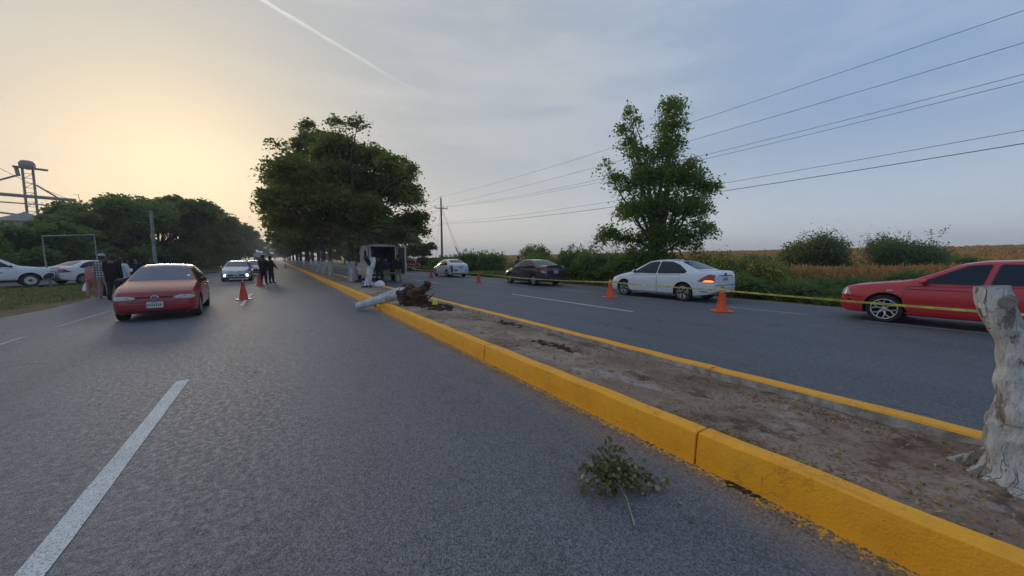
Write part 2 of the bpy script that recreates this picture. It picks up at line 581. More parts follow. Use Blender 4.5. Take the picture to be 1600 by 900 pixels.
M = dict(
    asphL=mat_asphalt('asphalt_left', (0.115, 0.113, 0.127), 'L'),
    asphR=mat_asphalt('asphalt_right', (0.092, 0.094, 0.106), 'R'),
    line=mat_roadpaint('white_road_paint', (0.74, 0.74, 0.73), (0.16, 0.16, 0.16), 0.54),
    line_old=mat_roadpaint('worn_road_paint', (0.55, 0.55, 0.56), (0.12, 0.12, 0.13), 0.47),
    kerb=mat_kerb('yellow_kerb_paint', (0.98, 0.43, 0.006)),
    kerb_raw=pm('bare_kerb_concrete', (0.50, 0.46, 0.42), (0.30, 0.26, 0.22), 8, 0.95, 0.7, 40),
    soil=mat_soil('median_soil'),
    terrain=mat_terrain('terrain_soil'),
    darksoil=pm('loose_dark_soil', (0.085, 0.05, 0.032), (0.05, 0.03, 0.02), 9, 1.0, 1.0, 30, spec=0.1),
    rootsoil=pm('root_bark_and_soil', (0.15, 0.085, 0.05), (0.055, 0.032, 0.02), 7, 1.0, 1.0, 22, spec=0.1),
    wash=mat_whitewash('whitewashed_bark'),
    wash2=mat_whitewash('fresh_whitewashed_bark', (0.74, 0.75, 0.77), (0.25, 0.22, 0.2), 0.62),
    bark=pm('grey_brown_bark', (0.12, 0.095, 0.075), (0.06, 0.047, 0.037), 8, 0.95, 0.8, 25),
    cutwood=pm('weathered_cut_wood', (0.30, 0.27, 0.24), (0.14, 0.12, 0.10), 14, 0.95, 0.6, 60),
    rubber=pm('tyre_rubber', (0.018, 0.018, 0.02), (0.03, 0.028, 0.026), 12, 0.8, spec=0.3),
    blackpl=pm('black_plastic', (0.02, 0.02, 0.022), (0.03, 0.03, 0.03), 20, 0.5),
    under=pm('dark_underbody', (0.008, 0.008, 0.008), (0.015, 0.014, 0.013), 9, 0.9),
    glass=pm('tinted_glass', (0.004, 0.010, 0.026), (0.006, 0.014, 0.034), 2, 0.08, spec=0.35),
    glass2=pm('sky_painted_windscreen_glass', (0.05, 0.075, 0.145), (0.06, 0.09, 0.16), 2, 0.05, spec=1.0),  # bluish sky reflection painted into the base colour of this glass
    chrome=pm('bright_alloy', (0.62, 0.62, 0.63), (0.5, 0.5, 0.52), 10, 0.25, metal=0.9),
    steel=pm('grey_wheel_paint', (0.30, 0.30, 0.31), (0.2, 0.2, 0.2), 10, 0.45, metal=0.5),
    rimdark=pm('dark_wheel_paint', (0.03, 0.03, 0.034), (0.04, 0.04, 0.04), 10, 0.4),
    red_p=paint('red_car_paint', (0.52, 0.006, 0.018), dust=0.06),
    red_o=paint('faded_red_car_paint', (0.27, 0.004, 0.014), dust=0.08),
    white_p=paint('white_car_paint', (0.70, 0.73, 0.78), dust=0.16),
    white_o=paint('white_van_paint', (0.60, 0.61, 0.63), dust=0.2),
    silver=paint('silver_car_paint', (0.42, 0.48, 0.58), 0.35, 0.3, 0.15),
    dark_p=paint('dark_grey_car_paint', (0.045, 0.045, 0.055), 0.4, 0.28, 0.10),
    greyc=paint('grey_car_paint', (0.20, 0.22, 0.26), 0.3, 0.3, 0.15),
    lamp=pm('clear_lamp_lens', (0.55, 0.56, 0.56), (0.35, 0.36, 0.37), 30, 0.12, spec=0.9),
    lamp_old=pm('clouded_lamp_lens', (0.52, 0.50, 0.42), (0.33, 0.33, 0.30), 14, 0.3, spec=0.6),
    tail=pm('red_lamp_lens', (0.42, 0.008, 0.012), (0.22, 0.004, 0.006), 22, 0.12, spec=0.9),
    tail_w=pm('pale_lamp_lens', (0.65, 0.42, 0.42), (0.5, 0.25, 0.25), 30, 0.15, spec=0.8),
    orange_on=emis('lit_orange_lamp', (1.0, 0.38, 0.03), 2.6),
    orange_tail=emis('lit_amber_lens', (1.0, 0.30, 0.02), 1.1),
    head_on=emis('lit_headlamp', (1.0, 0.97, 0.82), 1.6),
    plate=pm('number_plate_paint', (0.60, 0.61, 0.62), (0.5, 0.51, 0.54), 30, 0.4),
    ink=pm('plate_ink', (0.10, 0.14, 0.14), (0.07, 0.09, 0.1), 30, 0.5),
    blueink=pm('blue_lettering', (0.03, 0.07, 0.20), (0.04, 0.08, 0.2), 20, 0.4),
    cone=pm('orange_cone_plastic', (0.85, 0.115, 0.012), (0.66, 0.075, 0.01), 9, 0.45),
    cone_old=pm('faded_red_cone_plastic', (0.62, 0.075, 0.03), (0.45, 0.05, 0.02), 9, 0.5),
    tape=pm('yellow_barrier_tape', (0.72, 0.68, 0.12), (0.62, 0.58, 0.10), 5, 0.35),
    tape_ink=pm('black_tape_print', (0.03, 0.03, 0.025), (0.04, 0.04, 0.03), 20, 0.5),
    concrete=pm('pole_concrete', (0.30, 0.29, 0.28), (0.22, 0.21, 0.2), 5, 0.9, 0.3, 30),
    polewood=pm('dark_pole_concrete', (0.10, 0.095, 0.085), (0.06, 0.055, 0.05), 4, 0.9),
    cable=pm('cable_metal', (0.09, 0.09, 0.095), (0.07, 0.07, 0.07), 3, 0.6),
    galv=pm('galvanised_steel', (0.20, 0.21, 0.22), (0.13, 0.14, 0.15), 1.5, 0.55, metal=0.3),
    goal=pm('chipped_white_pipe', (0.30, 0.31, 0.30), (0.14, 0.13, 0.11), 9, 0.6),
    bluetarp=pm('blue_plastic_sheet', (0.02, 0.16, 0.62), (0.03, 0.22, 0.7), 9, 0.4),
    whitepl=pm('white_plastic', (0.74, 0.76, 0.80), (0.66, 0.68, 0.72), 12, 0.35),
    marker=pm('yellow_plastic', (0.80, 0.68, 0.02), (0.7, 0.6, 0.02), 12, 0.45),
    vanin=pm('van_interior_lining', (0.13, 0.135, 0.135), (0.08, 0.085, 0.085), 3, 0.6),
    bluel=pm('blue_lamp_lens', (0.02, 0.10, 0.55), (0.02, 0.08, 0.4), 20, 0.15),
    skin=pm('brown_skin', (0.23, 0.12, 0.075), (0.19, 0.095, 0.06), 30, 0.6),
    hair=pm('dark_hair', (0.014, 0.011, 0.009), (0.02, 0.016, 0.013), 40, 0.7),
    leafA=leafmat('dark_tree_leaves', (0.085, 0.100, 0.028), (0.154, 0.149, 0.044), (0.190, 0.149, 0.057), 0.48),
    leafB=leafmat('green_tree_leaves', (0.070, 0.150, 0.030), (0.150, 0.240, 0.045), (0.115, 0.205, 0.038), 0.48),
    leafC=leafmat('mid_green_leaves', (0.073, 0.129, 0.038), (0.140, 0.200, 0.050), (0.170, 0.180, 0.060), 0.48),
    leafD=leafmat('shrub_leaves', (0.061, 0.130, 0.043), (0.130, 0.200, 0.055), (0.108, 0.162, 0.065), 0.48, nscale=2.0),
    leafE=leafmat('olive_bush_leaves', (0.075, 0.104, 0.049), (0.140, 0.179, 0.085), (0.112, 0.131, 0.075), 0.48, nscale=1.5),
    leafY=leafmat('weeds_with_yellow_flowers', (0.085, 0.115, 0.022), (0.55, 0.45, 0.04), (0.14, 0.17, 0.04), 0.2, nscale=3),
    lime=leafmat('lime_grass', (0.10, 0.16, 0.03), (0.20, 0.26, 0.06), (0.14, 0.18, 0.05), 0.3, nscale=3),
    grass=leafmat('verge_grass_blades', (0.11, 0.115, 0.04), (0.29, 0.24, 0.10), (0.17, 0.165, 0.06), 0.25, nscale=0.8),
    sorgh=leafmat('dry_sorghum', (0.52, 0.24, 0.085), (0.36, 0.235, 0.11), (0.60, 0.33, 0.13), 0.2, nscale=0.25),
    litter=leafmat('dry_leaf_litter', (0.20, 0.085, 0.03), (0.50, 0.36, 0.20), (0.30, 0.15, 0.06), 0.1, nscale=3),
    wilt=leafmat('wilting_leaves', (0.065, 0.075, 0.025), (0.21, 0.20, 0.08), (0.12, 0.105, 0.045), 0.15, nscale=9),
    twig=pm('pale_twig_bark', (0.34, 0.30, 0.22), (0.22, 0.18, 0.12), 20, 0.8),
)


def cloth(name, c, c2=None, scale=14):
    return pm(name, c, c2, scale, 0.9, 0.4, 30, spec=0.15)

# ================================================================ GROUND
def vnoise(x, y, s=1.0, seed=0):
    """cheap smooth 2-D noise in numpy, about -1..1"""
    r = np.random.default_rng(seed)
    out = np.zeros_like(x, dtype=float)
    for k in range(6):
        a = r.uniform(0, 2 * math.pi)
        f = s * (1.0 + 0.9 * k)
        out += np.sin(x * f * math.cos(a) + y * f * math.sin(a) + r.uniform(0, 6.28)) / (1 + 0.5 * k)
    return out / 3.2


def terrain_z(x, y):
    x = np.asarray(x, float); y = np.asarray(y, float)
    t = np.clip((x - 20) / 95.0, 0, 1)
    z = 2.5 * t * t * (3 - 2 * t) - 0.03
    z = z - 0.05 * np.clip((x - 14.6) / 1.5, 0, 1)
    z = z + np.where(x > 16, 0.10, 0.0) * vnoise(x, y, 0.35, 3)
    v = np.clip((-6.6 - x) / 1.2, 0, 1)
    z = z + 0.05 * v + 0.035 * v * vnoise(x, y, 0.9, 4)
    return z


def grid_mesh(name, xs, ys, zf, mat, kind='structure', smooth=True):
    X, Y = np.meshgrid(xs, ys)
    Z = zf(X, Y)
    V = np.stack([X, Y, Z], -1).reshape(-1, 3)
    nx, ny = len(xs), len(ys)
    idx = np.arange(nx * ny).reshape(ny, nx)
    Fc = np.stack([idx[:-1, :-1], idx[:-1, 1:], idx[1:, 1:], idx[1:, :-1]], -1).reshape(-1, 4)
    me = bpy.data.meshes.new(name)
    me.from_pydata(V.tolist(), [], Fc.tolist())
    me.materials.append(mat)
    if smooth:
        me.polygons.foreach_set('use_smooth', [True] * len(me.polygons))
    o = link_mesh(name, me)
    if kind: o['kind'] = kind
    return o


xs = np.concatenate([[-1500, -900, -400, -200, -120, -80, -60, -45, -35], np.arange(-28, -6, 0.7), np.arange(-6, 14.5, 2.5),
                     np.arange(14.4, 24, 0.5), np.arange(24, 60, 3), np.arange(60, 130, 7), [140, 180, 300, 600, 1000, 1500]])
ys = np.concatenate([[-1500, -800, -200, -60, -25], np.arange(-12, 70, 1.2), np.arange(70, 200, 8), [220, 300, 450, 800, 1500]])
grid_mesh('ground', np.unique(xs), ys, terrain_z, M['terrain'])


def ribbon(name, left, right, z, mat, kind='structure', parent=None):
    """flat strip between two outlines"""
    vs = [(x, y, z) for x, y in left] + [(x, y, z) for x, y in right]
    n = len(left)
    fs = [(i, i + n, i + n + 1, i + 1) for i in range(n - 1)]
    o = MB().add(vs, fs).build(name, mat, parent)
    if kind: o['kind'] = kind
    return o


yy = list(np.arange(-14, 70, 0.6)) + list(np.arange(70, 400, 12)) + [600, 1000, 1490]
rn = np.random.default_rng(2)
ribbon('left_road', [(-6.28 + 0.10 * math.sin(y * 0.8) + rn.uniform(-0.07, 0.07), y) for y in yy], [(2.62, y) for y in yy], 0.0, M['asphL'])
ribbon('right_road', [(4.30, y) for y in yy], [(14.40 + 0.12 * math.sin(y * 0.63 + 1) + rn.uniform(-0.09, 0.09), y) for y in yy], 0.0, M['asphR'])
# service road that comes in from the left behind the verge
near = [(-60, 3), (-40, 16), (-26, 24), (-18.5, 28.2), (-12.9, 31.6), (-11.0, 34.4), (-9.4, 39), (-8.2, 46), (-6.2, 60)]
far = [(-66, 12), (-45, 23), (-30, 31), (-21, 35.5), (-16, 39.0), (-14.2, 42), (-12.6, 46), (-11.0, 54), (-9, 66)]
ribbon('service_road', near, far, 0.075, pm('service_road_asphalt', (0.15, 0.145, 0.14), (0.11, 0.105, 0.1), 1.2, 0.85, 0.3, 60))

# median soil
def median_z(x, y):
    u = (x - 2.66) / 1.62
    z = 0.200 - 0.085 * u + 0.018 * vnoise(x, y, 2.3, 8) + 0.013 * vnoise(x, y, 7, 9) + 0.009 * vnoise(x, y, 19, 10)
    z = z + 0.05 * np.exp(-((x - 3.55) ** 2 + (y - 0.05) ** 2) / 0.12)
    z = z + 0.09 * np.exp(-((x - 3.62) ** 2 + (y - 9.75) ** 2) / 0.25) - 0.10 * np.exp(-((x - 3.3) ** 2 + (y - 10.9) ** 2) / 0.2)
    return z


grid_mesh('median_soil', np.linspace(2.66, 4.28, 46), np.concatenate([np.arange(-4, 14, 0.04), np.arange(14, 45, 0.4), np.arange(45, 420, 8)]), median_z, M['soil'])

# kerbs: cast blocks with joints
KERB_L = empty('median_kerb')
KERB_L['kind'] = 'structure'
KERB_R = empty('far_median_kerb')
KERB_R['kind'] = 'structure'
PROF_L = [(2.515, -0.02), (2.525, 0.10), (2.535, 0.218), (2.540, 0.231), (2.552, 0.2365), (2.62, 0.238), (2.680, 0.235), (2.689, 0.226), (2.690, 0.05)]
PROF_R = [(4.25, 0.05), (4.252, 0.190), (4.265, 0.205), (4.30, 0.210), (4.40, 0.208), (4.43, 0.200), (4.45, 0.175), (4.46, -0.02)]


def kerb_block(prof, y0, y1, parent, mats, seed, mi_inner=False, name='kerb_block', sag=0.0, kind=None):
    r = np.random.default_rng(seed)
    n = max(2, int((y1 - y0) / 0.12)) if y1 < 40 else 2
    dy = r.uniform(-0.004, 0.004, 2)
    mb = MB()
    ts = [0, 0.006 / (y1 - y0)] + [i / n for i in range(1, n)] + [1 - 0.006 / (y1 - y0), 1]
    ph = r.uniform(0, 6, 4)
    k = len(prof)
    vs = []
    cx = sum(p[0] for p in prof) / k
    for j, t in enumerate(ts):
        y = y0 + 0.006 + (y1 - y0 - 0.012) * t
        end = j in (0, len(ts) - 1)
        for (x, z) in prof:
            w = 0.003 * math.sin(y * 9 + ph[0] + z * 30) + 0.004 * math.sin(y * 3.1 + ph[1])
            xx = x + w + dy[0]
            zz = z + (0.003 * math.sin(y * 7 + ph[2]) + dy[1] + sag * t if z > 0.1 else 0)
            if end:
                xx = cx + (xx - cx) * 0.95
                zz = zz - (0.006 if z > 0.1 else 0)
            vs.append((xx, y, zz))
    fs, mi = [], []
    for j in range(len(ts) - 1):
        for i in range(k - 1):
            fs.append((j * k + i, j * k + i + 1, (j + 1) * k + i + 1, (j + 1) * k + i))
            mi.append(1 if (mi_inner and i == 0) else 0)
    fs.append(tuple(range(k)))
    fs.append(tuple((len(ts) - 1) * k + i for i in range(k - 1, -1, -1)))
    mi += [0, 0]
    mb.add(vs, fs)
    mb.m = mi
    o = mb.build(name, mats, parent, smooth=R(28))
    if kind: o['kind'] = kind
    return o


jl = [-4.9, -1.8, 1.42, 4.68, 8.1, 9.3, 11.25]
for i in range(len(jl) - 1):
    kerb_block(PROF_L, jl[i], jl[i + 1], KERB_L, [M['kerb']], i)
jl2 = [12.45, 13.6]
while jl2[-1] < 60: jl2.append(jl2[-1] + 3.2 + random.uniform(-0.2, 0.2))
for i in range(len(jl2) - 1):
    kerb_block(PROF_L, jl2[i], jl2[i + 1], KERB_L, [M['kerb']], 30 + i)
kerb_block(PROF_L, jl2[-1], 420, KERB_L, [M['kerb']], 99)
jr = [-4.0, -0.9, 2.25, 5.4, 8.6]
while jr[-1] < 60: jr.append(jr[-1] + 3.2 + random.uniform(-0.2, 0.2))
for i in range(len(jr) - 1):
    kerb_block(PROF_R, jr[i], jr[i + 1], KERB_R, [M['kerb'], M['kerb_raw']], 60 + i, True)
kerb_block(PROF_R, jr[-1], 420, KERB_R, [M['kerb'], M['kerb_raw']], 100, True)


def lump(mb, c, s, seed, n=1.0, sub=2, mi=0, rough=0.3):
    """irregular lump of soil or stone"""
    bm = bmesh.new()
    bmesh.ops.create_icosphere(bm, subdivisions=sub, radius=1.0)
    r = random.Random(seed)
    ph = [r.uniform(0, 6) for _ in range(6)]
    vs = []
    for v in bm.verts:
        p = v.co
        d = 1 + rough * (math.sin(p.x * 3 * n + ph[0]) * math.sin(p.y * 3.4 * n + ph[1]) + 0.6 * math.sin(p.z * 6 * n + ph[2] + p.x * 4) + 0.4 * math.sin(p.y * 9 * n + ph[3] + p.z * 7))
        vs.append((c[0] + p.x * s[0] * d, c[1] + p.y * s[1] * d, c[2] + p.z * s[2] * d))
    fs = [tuple(v.index for v in f.verts) for f in bm.faces]
    bm.free()
    return mb.add(vs, fs, mi)


# broken kerb rubble in the gap under the fallen trunk
mb = MB()
lump(mb, (2.58, 11.45, 0.05), (0.10, 0.16, 0.09), 3, 1.3)
tag(mb.build('kerb_fragment', M['kerb'], None, smooth=R(40)), 'broken yellow kerb lump in the gap under the fallen white trunk', 'rubble')
mb = MB()
lump(mb, (2.66, 11.9, 0.06), (0.16, 0.30, 0.10), 5)
tag(mb.build('soil_heap', M['darksoil'], None, smooth=R(60)), 'brown soil spilled through the kerb gap behind the fallen white trunk', 'soil heap')

# lane markings
MARKS = []
def dash(x, w, y0, y1, mat, z=0.004):
    n = max(2, int((y1 - y0) / 0.25))
    r = np.random.default_rng(int(abs(y0 * 10 + x * 7)))
    L = [(x - w / 2 + r.uniform(-0.004, 0.004), y0 + (y1 - y0) * i / n) for i in range(n + 1)]
    Rr = [(x + w / 2 + r.uniform(-0.004, 0.004), y0 + (y1 - y0) * i / n) for i in range(n + 1)]
    o = ribbon('lane_marking', L, Rr, z, mat)
    MARKS.append(o)
    return o


for y0 in (0.55, 14.9, 29.4, 43.9, 58.4, 73, 87.5, 102, 116.5):
    dash(-1.08, 0.125, y0, y0 + 5.1 if y0 > 1 else 6.02, M['line'])
for y0, y1 in ((5.8, 8.2), (9.2, 11.3), (12.5, 15.6), (17, 23), (25, 39), (41, 70), (72, 150)):
    dash(-4.33, 0.10, y0, y1, M['line_old'])
for y0, y1 in ((6.7, 13.0), (21.5, 26.5), (36, 41), (51, 56), (-8, -2)):
    dash(8.40, 0.12, y0, y1, M['line'])
for y0, y1 in ((-3, 2.6), (3.7, 5.9), (6.6, 10.6), (11.6, 14.9), (16.5, 24), (26, 60)):
    dash(11.70, 0.10, y0, y1, M['line_old'])

# ================================================================ VEHICLES
def interp(pts, y, sig=0.035):
    pts = sorted(pts)
    a = np.array([p[0] for p in pts]); b = np.array([p[1] for p in pts])
    y = np.atleast_1d(np.asarray(y, float))
    ks = np.linspace(-2, 2, 9)
    w = np.exp(-ks * ks / 2); w /= w.sum()
    return sum(wk * np.interp(y + k * sig, a, b) for k, wk in zip(ks, w))


def section(S, y):
    zt = float(interp(S['top'], y)[0]); zb = float(interp(S['belt'], y)[0]); zs = float(interp(S['bot'], y, 0.02)[0])
    w = S['W'] / 2 * float(interp(S['plan'], y, 0.05)[0])
    zb = min(zb, zt - 0.02)
    g = max(zt - zb, 0.02)
    gm = S['H'] - float(interp(S['belt'], 0)[0])
    k = min(1, max(0, (g - 0.08) / (gm - 0.08)))
    wr = w * 0.93 * (1 - k) + S['wr'] * k
    hb = zb - zs
    ws = w * 0.955
    ed = min(S.get('edge', 0.085), 0.5 * g)
    p = [(0, zs), (w * 0.82, zs), (w * 0.955, zs + 0.025), (w * 0.985, zs + 0.12 * hb), (w, zs + 0.34 * hb), (w * 1.0, zs + 0.55 * hb),
         (w * 0.995, zs + 0.72 * hb), (w * 0.982, zb - 0.10 * hb), (ws, zb),
         (ws * 0.72 + wr * 0.28 + 0.012 * k, zb + 0.30 * (g - ed)), (ws * 0.36 + wr * 0.64 + 0.014 * k, zb + 0.66 * (g - ed)),
         (wr, zt - ed), (wr - 0.030, zt - ed * 0.48), (wr - 0.085, zt - ed * 0.2), (wr * 0.62, zt - ed * 0.03), (wr * 0.3, zt + 0.004), (0, zt + 0.006)]
    return p


def body_mesh(S, mats):
    yf, yr = S['yf'], S['yr']
    ys = set(np.linspace(yr, yf, 66).tolist())
    for k in (0.012, 0.03, 0.06, 0.1, 0.15, 0.2):
        ys.add(yf - k); ys.add(yr + k)
    ys = sorted(ys)
    vs, fs = [], []
    n = None
    for y in ys:
        p = section(S, y)
        # tuck the very ends in so that bumpers are rounded
        e = min(y - yr, yf - y)
        t = max(0, 1 - e / 0.05)
        q = 1 - 0.05 * t * t
        zc = (p[0][1] + p[-1][1]) / 2
        p = [(x * q, zc + (z - zc) * (1 - 0.10 * t * t)) for x, z in p]
        full = p + [(-x, z) for x, z in p[-2:0:-1]]
        n = len(full)
        vs += [(x, y, z) for x, z in full]
    for j in range(len(ys) - 1):
        for i in range(n):
            i2 = (i + 1) % n
            fs.append((j * n + i, (j + 1) * n + i, (j + 1) * n + i2, j * n + i2))
    fs.append(tuple(range(n)))
    fs.append(tuple((len(ys) - 1) * n + i for i in range(n - 1, -1, -1)))
    return MB().add(vs, fs).mesh(mats, R(38), 'body')


def boolean(o, cutters):
    for cm in cutters:
        c = bpy.data.objects.new('cut', cm)
        COL.objects.link(c)
        c.parent = o.parent
        md = o.modifiers.new('b', 'BOOLEAN')
        md.operation = 'DIFFERENCE'
        md.solver = 'EXACT'
        md.object = c
        dg = bpy.context.evaluated_depsgraph_get()
        me = bpy.data.meshes.new_from_object(o.evaluated_get(dg))
        o.modifiers.clear()
        o.data = me
        bpy.data.objects.remove(c)
    return o


class Panels:
    """lays outlined panels (panes, doors, lamps, plates) on a body surface"""
    def __init__(s, me):
        bm = bmesh.new()
        bm.from_mesh(me)
        s.bvh = BVHTree.FromBMesh(bm)
        bm.free()

    def cast(s, u, z, phi, top):
        if top:
            d = Vector((0, 0, -1)); o = Vector((u, z, 6))
        else:
            n = Vector((math.sin(phi), math.cos(phi), 0)); U = Vector((-math.cos(phi), math.sin(phi), 0))
            o = U * u + Vector((0, 0, z)) + n * 6
            d = -n
        h = s.bvh.ray_cast(o, d)
        if h[0] is None:
            h = s.bvh.find_nearest(o + d * 4.6)
        return h[0], d

    def make(s, pts, phi=0.0, off=0.004, top=False, grid=0.12, skirt=0.012, mi=0):
        bm = bmesh.new()
        f = bm.faces.new([bm.verts.new((p[0], p[1], 0)) for p in pts])
        xs_ = [p[0] for p in pts]; ys_ = [p[1] for p in pts]
        for ax, lo, hi in ((0, min(xs_), max(xs_)), (1, min(ys_), max(ys_))):
            k = int((hi - lo) / grid)
            for i in range(1, k + 1):
                c = lo + (hi - lo) * i / (k + 1)
                co = (c, 0, 0) if ax == 0 else (0, c, 0)
                no = (1, 0, 0) if ax == 0 else (0, 1, 0)
                bmesh.ops.bisect_plane(bm, geom=bm.verts[:] + bm.edges[:] + bm.faces[:], plane_co=co, plane_no=no)
        for v in bm.verts:
            p, d = s.cast(v.co.x, v.co.y, phi, top)
            v.co = p - d * off
        be = [e for e in bm.edges if len(e.link_faces) == 1]
        for f in bm.faces: f.smooth = True
        r = bmesh.ops.extrude_edge_only(bm, edges=be)
        for g in r['geom']:
            if isinstance(g, bmesh.types.BMVert): g.co += d * (off + skirt)
        for e in be: e.smooth = False
        bmesh.ops.recalc_face_normals(bm, faces=bm.faces)
        vs = [tuple(v.co) for v in bm.verts]
        bm.verts.index_update()
        fs = [tuple(v.index for v in f.verts) for f in bm.faces]
        bm.free()
        return vs, fs

    def part(s, name, pts, mat, parent, **kw):
        sm = kw.pop('smooth', R(40))
        vs, fs = s.make(pts, **kw)
        return MB().add(vs, fs).build(name, mat, parent, smooth=sm)


def rnd(pts, r=0.04, n=3):
    """round the corners of an outline"""
    out = []
    k = len(pts)
    for i in range(k):
        p0, p1, p2 = (Vector((*pts[(i + j) % k][:2], 0)) for j in (-1, 0, 1))
        a = p1 + (p0 - p1).normalized() * min(r, (p0 - p1).length * 0.45)
        b = p1 + (p2 - p1).normalized() * min(r, (p2 - p1).length * 0.45)
        for j in range(n + 1):
            t = j / n
            q = a * (1 - t) ** 2 + p1 * 2 * t * (1 - t) + b * t * t
            out.append((q.x, q.y))
    return out


def offset_poly(pts, d):
    cx = sum(p[0] for p in pts) / len(pts); cy = sum(p[1] for p in pts) / len(pts)
    mx = max(abs(p[0] - cx) for p in pts); my = max(abs(p[1] - cy) for p in pts)
    return [(cx + (x - cx) * (1 + d / mx), cy + (y - cy) * (1 + d / my)) for x, y in pts]


RIMC = {}
def wheel(parent, x, y, Rw, style, w=0.20, Rr=None):
    s = 1 if x > 0 else -1
    Rr = Rr or Rw * 0.66
    key = (round(Rw, 3), style, s, round(Rr, 3))
    if key not in RIMC:
        o = w / 2
        hub = MB().lathe([(0.02, -s * o * .9), (Rr * 0.97, -s * o * .9), (Rr * 0.97, s * o * 0.25), (0.03, s * o * 0.28)], 24, 'x').mesh(M['under'], R(30))
        ty = MB().lathe([(Rr, -o * .9), (Rw * .92, -o), (Rw * .985, -o * .8), (Rw, -o * .45), (Rw, o * .45), (Rw * .985, o * .8), (Rw * .93, o), (Rr * 1.08, o * 1.02), (Rr, o * .88)], 36, 'x', close=False)
        for k in range(3):
            pass
        ty = ty.mesh(M['rubber'], R(40))
        rb = MB()
        xo = s * o
        mat = M['chrome']
        lipw = 0.03
        rb.lathe([(Rr * 1.0, xo * 0.4), (Rr * 1.01, xo * 0.97), (Rr * 0.97, xo * 1.0), (Rr * 0.92, xo * 0.92), (Rr * 0.92, xo * 0.4)], 36, 'x', close=False)

        def bar(a0, r0, a1, r1, w0, w1, x0=0.93, x1=0.86, th=0.02, mi=0):
            p0 = Vector((0, math.cos(a0) * r0, math.sin(a0) * r0)); p1 = Vector((0, math.cos(a1) * r1, math.sin(a1) * r1))
            d = (p1 - p0).normalized(); q = Vector((0, -d.z, d.y))
            vs = []
            for (p, ww, xx) in ((p0, w0, x0), (p1, w1, x1)):
                for sg in (-1, 1):
                    vs.append(p + q * sg * ww / 2 + Vector((xo * xx, 0, 0)))
                for sg in (1, -1):
                    vs.append(p + q * sg * ww / 2 + Vector((xo * xx - s * th, 0, 0)))
            rb.add(vs, [(0, 1, 5, 4), (1, 2, 6, 5), (2, 3, 7, 6), (3, 0, 4, 7), (0, 3, 2, 1), (4, 5, 6, 7)], mi)
        if style == 'Y':
            for k in range(6):
                a = k * math.pi / 3 + 0.3
                bar(a, Rr * .16, a, Rr * .55, .045, .032, 0.85, 0.93)
                for sg in (-1, 1):
                    bar(a, Rr * .52, a + sg * 0.30, Rr * .95, .028, .026, 0.93, 0.97)
            rb.lathe([(Rr * .22, xo * .75), (Rr * .2, xo * .9), (Rr * .1, xo * .92)], 16, 'x')
        elif style == 'blade':
            for k in range(5):
                for sg in (-0.17, 0.17):
                    a = k * 2 * math.pi / 5 + 0.4 + sg
                    bar(a * 1.0, Rr * .24, a + sg * .35, Rr * .95, .020, .062, 0.86, 0.95)
            rb.lathe([(Rr * .2, xo * .75), (Rr * .17, xo * .9), (Rr * .08, xo * .92)], 16, 'x', mi=1)
            rb.lathe([(Rr * .98, xo * .94), (Rr * .90, xo * 1.01)], 36, 'x', close=False, mi=1)
        elif style == 'steel':
            mat = M['white_o']
            rb.lathe([(Rr * .95, xo * .5), (Rr * .72, xo * .72), (Rr * .5, xo * .86), (Rr * .34, xo * .84)], 30, 'x', close=False)
            rb.lathe([(Rr * .34, xo * .82), (Rr * .30, xo * .95), (Rr * .12, xo * 1.0)], 18, 'x', mi=1)
        else:
            mat = M['steel']
            for k in range(8):
                a = k * math.pi / 4
                bar(a, Rr * .15, a, Rr * .95, .05, .085, 0.95, 0.93)
            rb.lathe([(Rr * .3, xo * .7), (Rr * .25, xo * .95), (Rr * .1, xo * .97)], 18, 'x')
        RIMC[key] = (hub, ty, rb.mesh([mat, M['rimdark']], R(30)))
    hub, ty, rim = RIMC[key]
    wo = link_mesh('wheel', hub, parent, (x, y, Rw))
    link_mesh('tyre', ty, wo)
    link_mesh('rim', rim, wo)
    return wo


def vw_emblem(parent, S, P, r, z, phi, mat, off=0.012):
    """round badge with stacked V and W strokes"""
    c, d = P.cast(0, z, phi, False)
    sgn = 1 if phi == 0 else -1
    y0 = c.y + sgn * off
    mb = MB()
    mb.lathe([(r, 0), (r, 0.006), (r * .86, 0.008), (r * .86, 0)], 24, 'y', (0, 0, 0), close=False)
    def st(x0, z0, x1, z1):
        a = Vector((x0 * r, 0.004, z0 * r)); b = Vector((x1 * r, 0.004, z1 * r))
        dd = (b - a).normalized(); q = Vector((-dd.z, 0, dd.x)) * r * .08
        vs = [a + q, b + q, b - q, a - q]
        mb.add(vs + [v + Vector((0, 0.006, 0)) for v in vs], [(0, 1, 2, 3), (7, 6, 5, 4), (0, 4, 5, 1), (1, 5, 6, 2), (2, 6, 7, 3), (3, 7, 4, 0)])
    st(-.36, .80, 0, .10); st(.36, .80, 0, .10)
    st(-.74, .42, -.34, -.78); st(-.34, -.78, 0, -.02); st(0, -.02, .34, -.78); st(.34, -.78, .74, .42)
    disc = [(r * .86, 0.0), (r * .8, 0.001)]
    mb.lathe(disc, 24, 'y', mi=1)
    o = mb.build('emblem', [mat, M['rimdark'] if mat != M['blackpl'] else M['white_p']], parent, smooth=R(30), loc=(0, y0, z))
    if sgn < 0: o.rotation_euler = (0, 0, math.pi)
    return o


